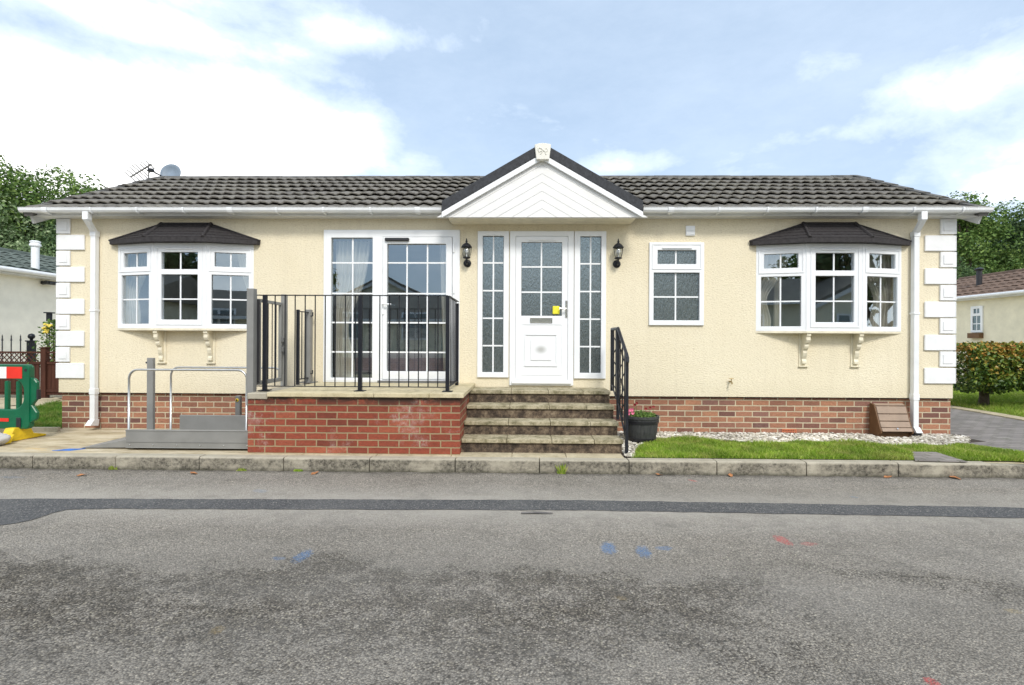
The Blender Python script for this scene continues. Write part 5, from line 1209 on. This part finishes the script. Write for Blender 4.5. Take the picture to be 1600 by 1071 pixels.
# ================================================================ TREES
def tree(x, y, h, r, mat, n, leaf, label, base=.25, seed=1, sparse=0., nclump=60, group=None, squash=1.):
    if y > 0 and n > 2000: n = int(n*1.8); leaf *= .74; nclump = int(nclump*1.3)
    rr_ = random.Random(seed); t = thing('tree', (x,y,-.1), label, 'tree', group)
    zc = h*(base+1)/2; rz_ = h*(1-base)/2
    cl = []
    for _ in range(nclump):
        while True:
            d = Vector((rr_.gauss(0,1),rr_.gauss(0,1),rr_.gauss(0,1))).normalized(); q = rr_.uniform(.35,.92)**.6
            if d.z > -.75: break
        cl.append((Vector((x+d.x*r*q, y+d.y*r*q*squash, zc+d.z*rz_*q)), rr_.uniform(.16,.34)*min(r, rz_)*(1-.3*sparse)))
    mb = MB(); 
    for _ in range(n):
        c, cr_ = rr_.choice(cl); d = Vector((rr_.gauss(0,1),rr_.gauss(0,1),rr_.gauss(0,1))).normalized()*cr_*rr_.uniform(.55,1.08)**.7
        p = c+d; L = leaf*rr_.uniform(.6,1.35)
        a = Vector((rr_.gauss(0,1),rr_.gauss(0,1),rr_.gauss(-.3,.6))).normalized(); nrm = (d.normalized()+Vector((rr_.gauss(0,.6),rr_.gauss(0,.6),rr_.gauss(.3,.6)))).normalized()
        b = nrm.cross(a); 
        if b.length < .05: continue
        b.normalize(); a = b.cross(nrm); bend = nrm*L*.12
        mb.add([p-a*L/2, p+b*L*.3+bend, p+a*L/2, p-b*L*.3+bend], [(0,1,2,3)])
    mb.build('crown', mat, t)
    s = MB(); s.tube([(x,y,-.2),(x+.05,y,h*base*.6),(x-.05,y,h*base*1.2),(x,y,h*.7)], [h*.035,h*.027,h*.022,h*.008], 9)
    for c, cr_ in cl[::3]:
        z0_ = h*rr_.uniform(base*.8, .6); m_ = Vector((x,y,z0_)); s.tube([m_, m_*.5+c*.5+Vector((0,0,-.2)), c], [h*.012,h*.008,h*.003], 5)
    s.build('trunk', MT['bark'], t)
    return t
def tp(px, Y): return WX(px, 400, Y)
tg = 'trees beyond the neighbouring homes'
tree(tp(62,22), 22, 11.0, 4.3, MT['leaf_green'], 26000, .26, 'tall rounded green tree behind the roof at the left picture edge', .1, 3, group=tg, nclump=80)
tree(tp(-30,18.5), 18.5, 8.8, 3.5, MT['leaf_pale'], 17000, .22, 'silvery green tree in front of the taller tree at the left edge', .08, 5, group=tg)
tree(tp(60,17.5), 17.5, 6.3, 2.4, MT['leaf_pale'], 12000, .18, 'lower pale tree between the flue and the left roof verge', .05, 9, group=tg)
tree(tp(112,20), 20, 7.6, 2.9, MT['leaf_dark'], 14000, .22, 'darker tree directly behind the left end of the home', .05, 6, group=tg)
tree(tp(1505,22), 22, 9.1, 2.6, MT['leaf_green'], 13000, .22, 'green tree nearest the right end of the home roof', .12, 11, group=tg)
tree(tp(1560,26), 26, 9.9, 3.3, MT['leaf_green'], 15000, .24, 'dark tree behind the brown tiled roof on the right', .1, 12, group=tg)
tree(tp(1640,22), 22, 9.6, 2.9, MT['leaf_dark'], 13000, .22, 'dark tree at the right picture edge', .1, 13, group=tg)
tree(tp(1478,19), 19, 5.8, 1.9, MT['leaf_dark'], 6000, .16, 'low dark tree tucked against the right wall of the home', .05, 14, group=tg)
tree(tp(1429,26), 26, 10.4, .75, MT['leaf_green'], 700, .2, 'sparse treetop just showing above the right roof slope', .55, 15, 1., 16, group=tg)
tree(tp(1395,30), 30, 11.6, .6, MT['leaf_green'], 420, .2, 'small tip of a distant tree above the right roof', .6, 16, 1., 12, group=tg)
tree(tp(1463,24), 24, 8.4, 1.3, MT['leaf_green'], 1500, .2, 'thin treetop above the right gutter end', .5, 17, 1., 16, group=tg)

# ================================================================ ACROSS THE ROAD (seen reflected in the glass)
def opposite(x0, x1, y, ze, gable, label):
    h = thing('opposite_home', ((x0+x1)/2, y-3, 0), label, 'house', 'homes across the road'); xm = (x0+x1)/2
    s = MB(); s.box(x0, x1, y-6, y, 0, ze)
    if gable: s.prism([(x0,ze),(x1,ze),(xm,ze+(x1-x0)*.24)], 'y', y-6, y)
    s.build('wall', MT['neigh_wall2'], h, fixn=True)
    s = MB(); 
    if gable:
        rz_ = ze+(x1-x0)*.24+.08
        for sg in (-1,1): s.prism([(xm,rz_),(xm+sg*((x1-x0)/2+.3),ze-.08),(xm+sg*((x1-x0)/2+.3),ze-.2),(xm,rz_-.12)], 'y', y-6.2, y+.25)
    else: s.prism([(y+.35,ze-.05),(y-3,ze+1.25),(y-6.35,ze-.05)], 'x', x0-.3, x1+.3)
    s.build('roof', MT['tile'], h, fixn=True)
    s = MB()
    if not gable: s.box(x0-.3, x1+.3, y+.355, y+.42, ze-.12, ze)
    else:
        for sg in (-1,1): s.prism([(xm,rz_-.13),(xm+sg*((x1-x0)/2+.3),ze-.21),(xm+sg*((x1-x0)/2+.3),ze-.40),(xm,rz_-.32)], 'y', y+.2, y+.24)
    s.build('fascia', MT['fascia'], h, fixn=True)
    n = max(1, int((x1-x0)/2.4))
    for k in range(n):
        wx = x0+(x1-x0)*(k+.5)/n; s = MB(); s.plate(wx-.55, wx+.55, 1.25, 2.4, [(wx-.48,wx-.04,1.32,2.33),(wx+.04,wx+.48,1.32,2.33)], y+.001, y+.05); f = s.build('window', MT['upvc'], h, fixn=True)
        s = MB(); s.box(wx-.5, wx+.5, y+.002, y+.02, 1.3, 2.35); s.build('pane', MT['frosted'], f)
    s = MB(); s.box(x0+.03, x1-.03, y+.001, y+.04, 0, .5); s.build('brick_plinth', MT['brick_house'], h)
opposite(-27, -15.5, -13.5, 2.9, False, 'long cream home across the road seen reflected in the left bay')
opposite(-10.2, -5.4, -22.0, 3.7, True, 'gable fronted cream home across the road reflected in the french doors')
opposite(-11.5, -3.0, -14.2, 2.1, False, 'low long outbuilding across the road in front of the gabled home')
opposite(-2.2, 8.5, -16.5, 2.9, False, 'long cream home across the road opposite the steps')
opposite(12, 17.5, -14.5, 2.9, True, 'gable fronted cream home across the road opposite the right bay')
og = 'trees across the road'
tree(30, -13, 10.5, 4.6, MT['leaf_dark'], 6000, .4, 'dark tree across the road at the far right', .1, 26, group=og)
tree(-22, -24, 7.5, 3.2, MT['leaf_dark'], 5000, .38, 'dark tree across the road behind the long cream home', .1, 27, group=og)
tree(13.0, -22, 9.5, 4.0, MT['leaf_dark'], 7000, .38, 'tall dark tree across the road reflected in the right bay', .1, 21, group=og)
tree(20, -24, 10.5, 4.6, MT['leaf_dark'], 7000, .4, 'tallest dark tree across the road behind the gabled home', .1, 22, group=og)
tree(3.5, -26, 6.2, 3.2, MT['leaf_green'], 5000, .36, 'green tree across the road opposite the steps', .1, 23, group=og)
tree(-13.0, -21, 6.6, 2.8, MT['leaf_green'], 6000, .3, 'green tree across the road between two cream homes', .1, 24, group=og)
tree(-30, -19, 8.5, 3.6, MT['leaf_dark'], 5000, .38, 'dark tree across the road beyond the left cream home', .1, 25, group=og)

# ================================================================ SKY AND LIGHT
SUN_EL, SUN_AZ = math.radians(44), math.radians(16)     # azimuth from -Y towards -X, sun behind the camera's left shoulder
w = bpy.data.worlds.new('World'); bpy.context.scene.world = w; w.use_nodes = True
class WM(M):
    def __init__(s): s.nt = w.node_tree; s.out = s.nt.nodes['World Output']; s.b = s.nt.nodes['Background']
wm = WM(); nt = w.node_tree
sdir = Vector((math.cos(SUN_EL)*math.sin(SUN_AZ), -math.cos(SUN_EL)*math.cos(SUN_AZ), math.sin(SUN_EL)))
sky = wm.n('ShaderNodeTexSky', {'sky_type':'NISHITA', 'sun_disc':False, 'sun_elevation':SUN_EL, 'sun_rotation':math.atan2(sdir.x, sdir.y), 'altitude':100., 'air_density':1., 'dust_density':1.5, 'ozone_density':1.})
vec = wm.n('ShaderNodeTexCoord').outputs['Generated']; wm._p = vec
bg_sky = wm.b; wm.set(bg_sky.inputs['Color'], wm.mix(.6, sky.outputs[0], (4.8,6.05,7.6))); bg_sky.inputs['Strength'].default_value = .12
def sdirpx(px, py):
    v = Vector(ray(px, py)).normalized(); return v
def blob(px, py, rx_, rz_, op):
    c = sdirpx(px, py)
    d = wm.n('ShaderNodeVectorMath', {'operation':'SUBTRACT'}, i0=vec, i1=tuple(c)).outputs[0]
    d = wm.n('ShaderNodeVectorMath', {'operation':'MULTIPLY'}, i0=d, i1=(1/rx_, .35, 1/rz_)).outputs[0]
    l = wm.n('ShaderNodeVectorMath', {'operation':'LENGTH'}, i0=d).outputs['Value']
    return wm.math('MULTIPLY', wm.math('SUBTRACT', 1., l, 0), op)
s1 = wm.noise(2.6, 10, .62, stretch=(1,1,2.0), dist=.3); s2 = wm.noise(9, 8, .62, stretch=(1,1,1.6))
blobs = [(150,205,.42,.125,1.9),(430,215,.26,.12,1.6),(30,240,.3,.14,1.5),(330,150,.2,.07,.9),(-150,170,.35,.2,1.1),(180,20,.34,.055,.75),(560,55,.18,.04,.7),(500,120,.10,.03,.5),(0,-160,.5,.10,.8),
         (1560,120,.20,.11,1.0),(1400,190,.26,.06,.65),(1600,230,.18,.10,.8),(1290,110,.14,.05,.45),(1720,140,.26,.2,.9),(640,250,.10,.05,.55),(970,262,.16,.03,.5),(1575,290,.1,.05,1.2),(1250,255,.3,.05,.35)]
acc = None
for b in blobs:
    v = wm.math('MAXIMUM', blob(*b), 0.); acc = v if acc is None else wm.math('MAXIMUM', acc, v)
# broken cloud elsewhere: overhead and behind the camera
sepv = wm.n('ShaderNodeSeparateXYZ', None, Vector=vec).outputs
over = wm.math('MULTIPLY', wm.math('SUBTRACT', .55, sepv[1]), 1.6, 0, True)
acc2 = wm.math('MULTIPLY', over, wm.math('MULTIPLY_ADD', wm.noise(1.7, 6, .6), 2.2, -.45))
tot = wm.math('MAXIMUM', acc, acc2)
tot = wm.math('ADD', tot, wm.math('MULTIPLY_ADD', s1, 1.9, -.95)); tot = wm.math('ADD', tot, wm.math('MULTIPLY_ADD', s2, .7, -.35))
mask = wm.ramp(tot, [(.18, 0.), (.45, .5), (.95, 1.)])
thin = wm.ramp(wm.noise(1.4, 8, .7, stretch=(1,1,2.5)), [(.4, 0.), (.8, .35)])
mask = wm.math('MAXIMUM', mask, thin)
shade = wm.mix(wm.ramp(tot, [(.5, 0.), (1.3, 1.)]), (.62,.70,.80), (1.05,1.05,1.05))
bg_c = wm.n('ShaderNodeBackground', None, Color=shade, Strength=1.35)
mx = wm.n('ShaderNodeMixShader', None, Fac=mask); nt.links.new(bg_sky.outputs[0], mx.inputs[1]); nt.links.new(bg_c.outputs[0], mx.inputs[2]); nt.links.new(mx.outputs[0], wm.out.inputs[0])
sl = bpy.data.lights.new('sun', 'SUN'); sl.energy = 2.0; sl.angle = math.radians(13); sl.color = (1., .95, .87)
so = bpy.data.objects.new('sun', sl); C.objects.link(so); so.rotation_euler = (-sdir).to_track_quat('-Z', 'Y').to_euler(); so.location = (0, -5, 12)
# ================================================================ CAMERA
cd = bpy.data.cameras.new('camera'); co = bpy.data.objects.new('camera', cd); C.objects.link(co); bpy.context.scene.camera = co
cd.sensor_width = 36; cd.lens = 36*F/1600; cd.shift_y = -(535.5-YC)/1600; cd.clip_end = 2000; cd.clip_start = .05
co.matrix_world = Matrix.Translation((0,-D,EYE)) @ Matrix.Rotation(YAW,4,'Z') @ Matrix.Rotation(PI/2,4,'X') @ Matrix.Rotation(ROLL,4,'Z')
sc = bpy.context.scene
sc.view_settings.view_transform = 'Standard'; sc.view_settings.look = 'None'; sc.view_settings.exposure = 0.38; sc.view_settings.gamma = 1; sc.view_settings.use_curve_mapping = False
sc.cycles.max_bounces = 8; sc.cycles.transparent_max_bounces = 12
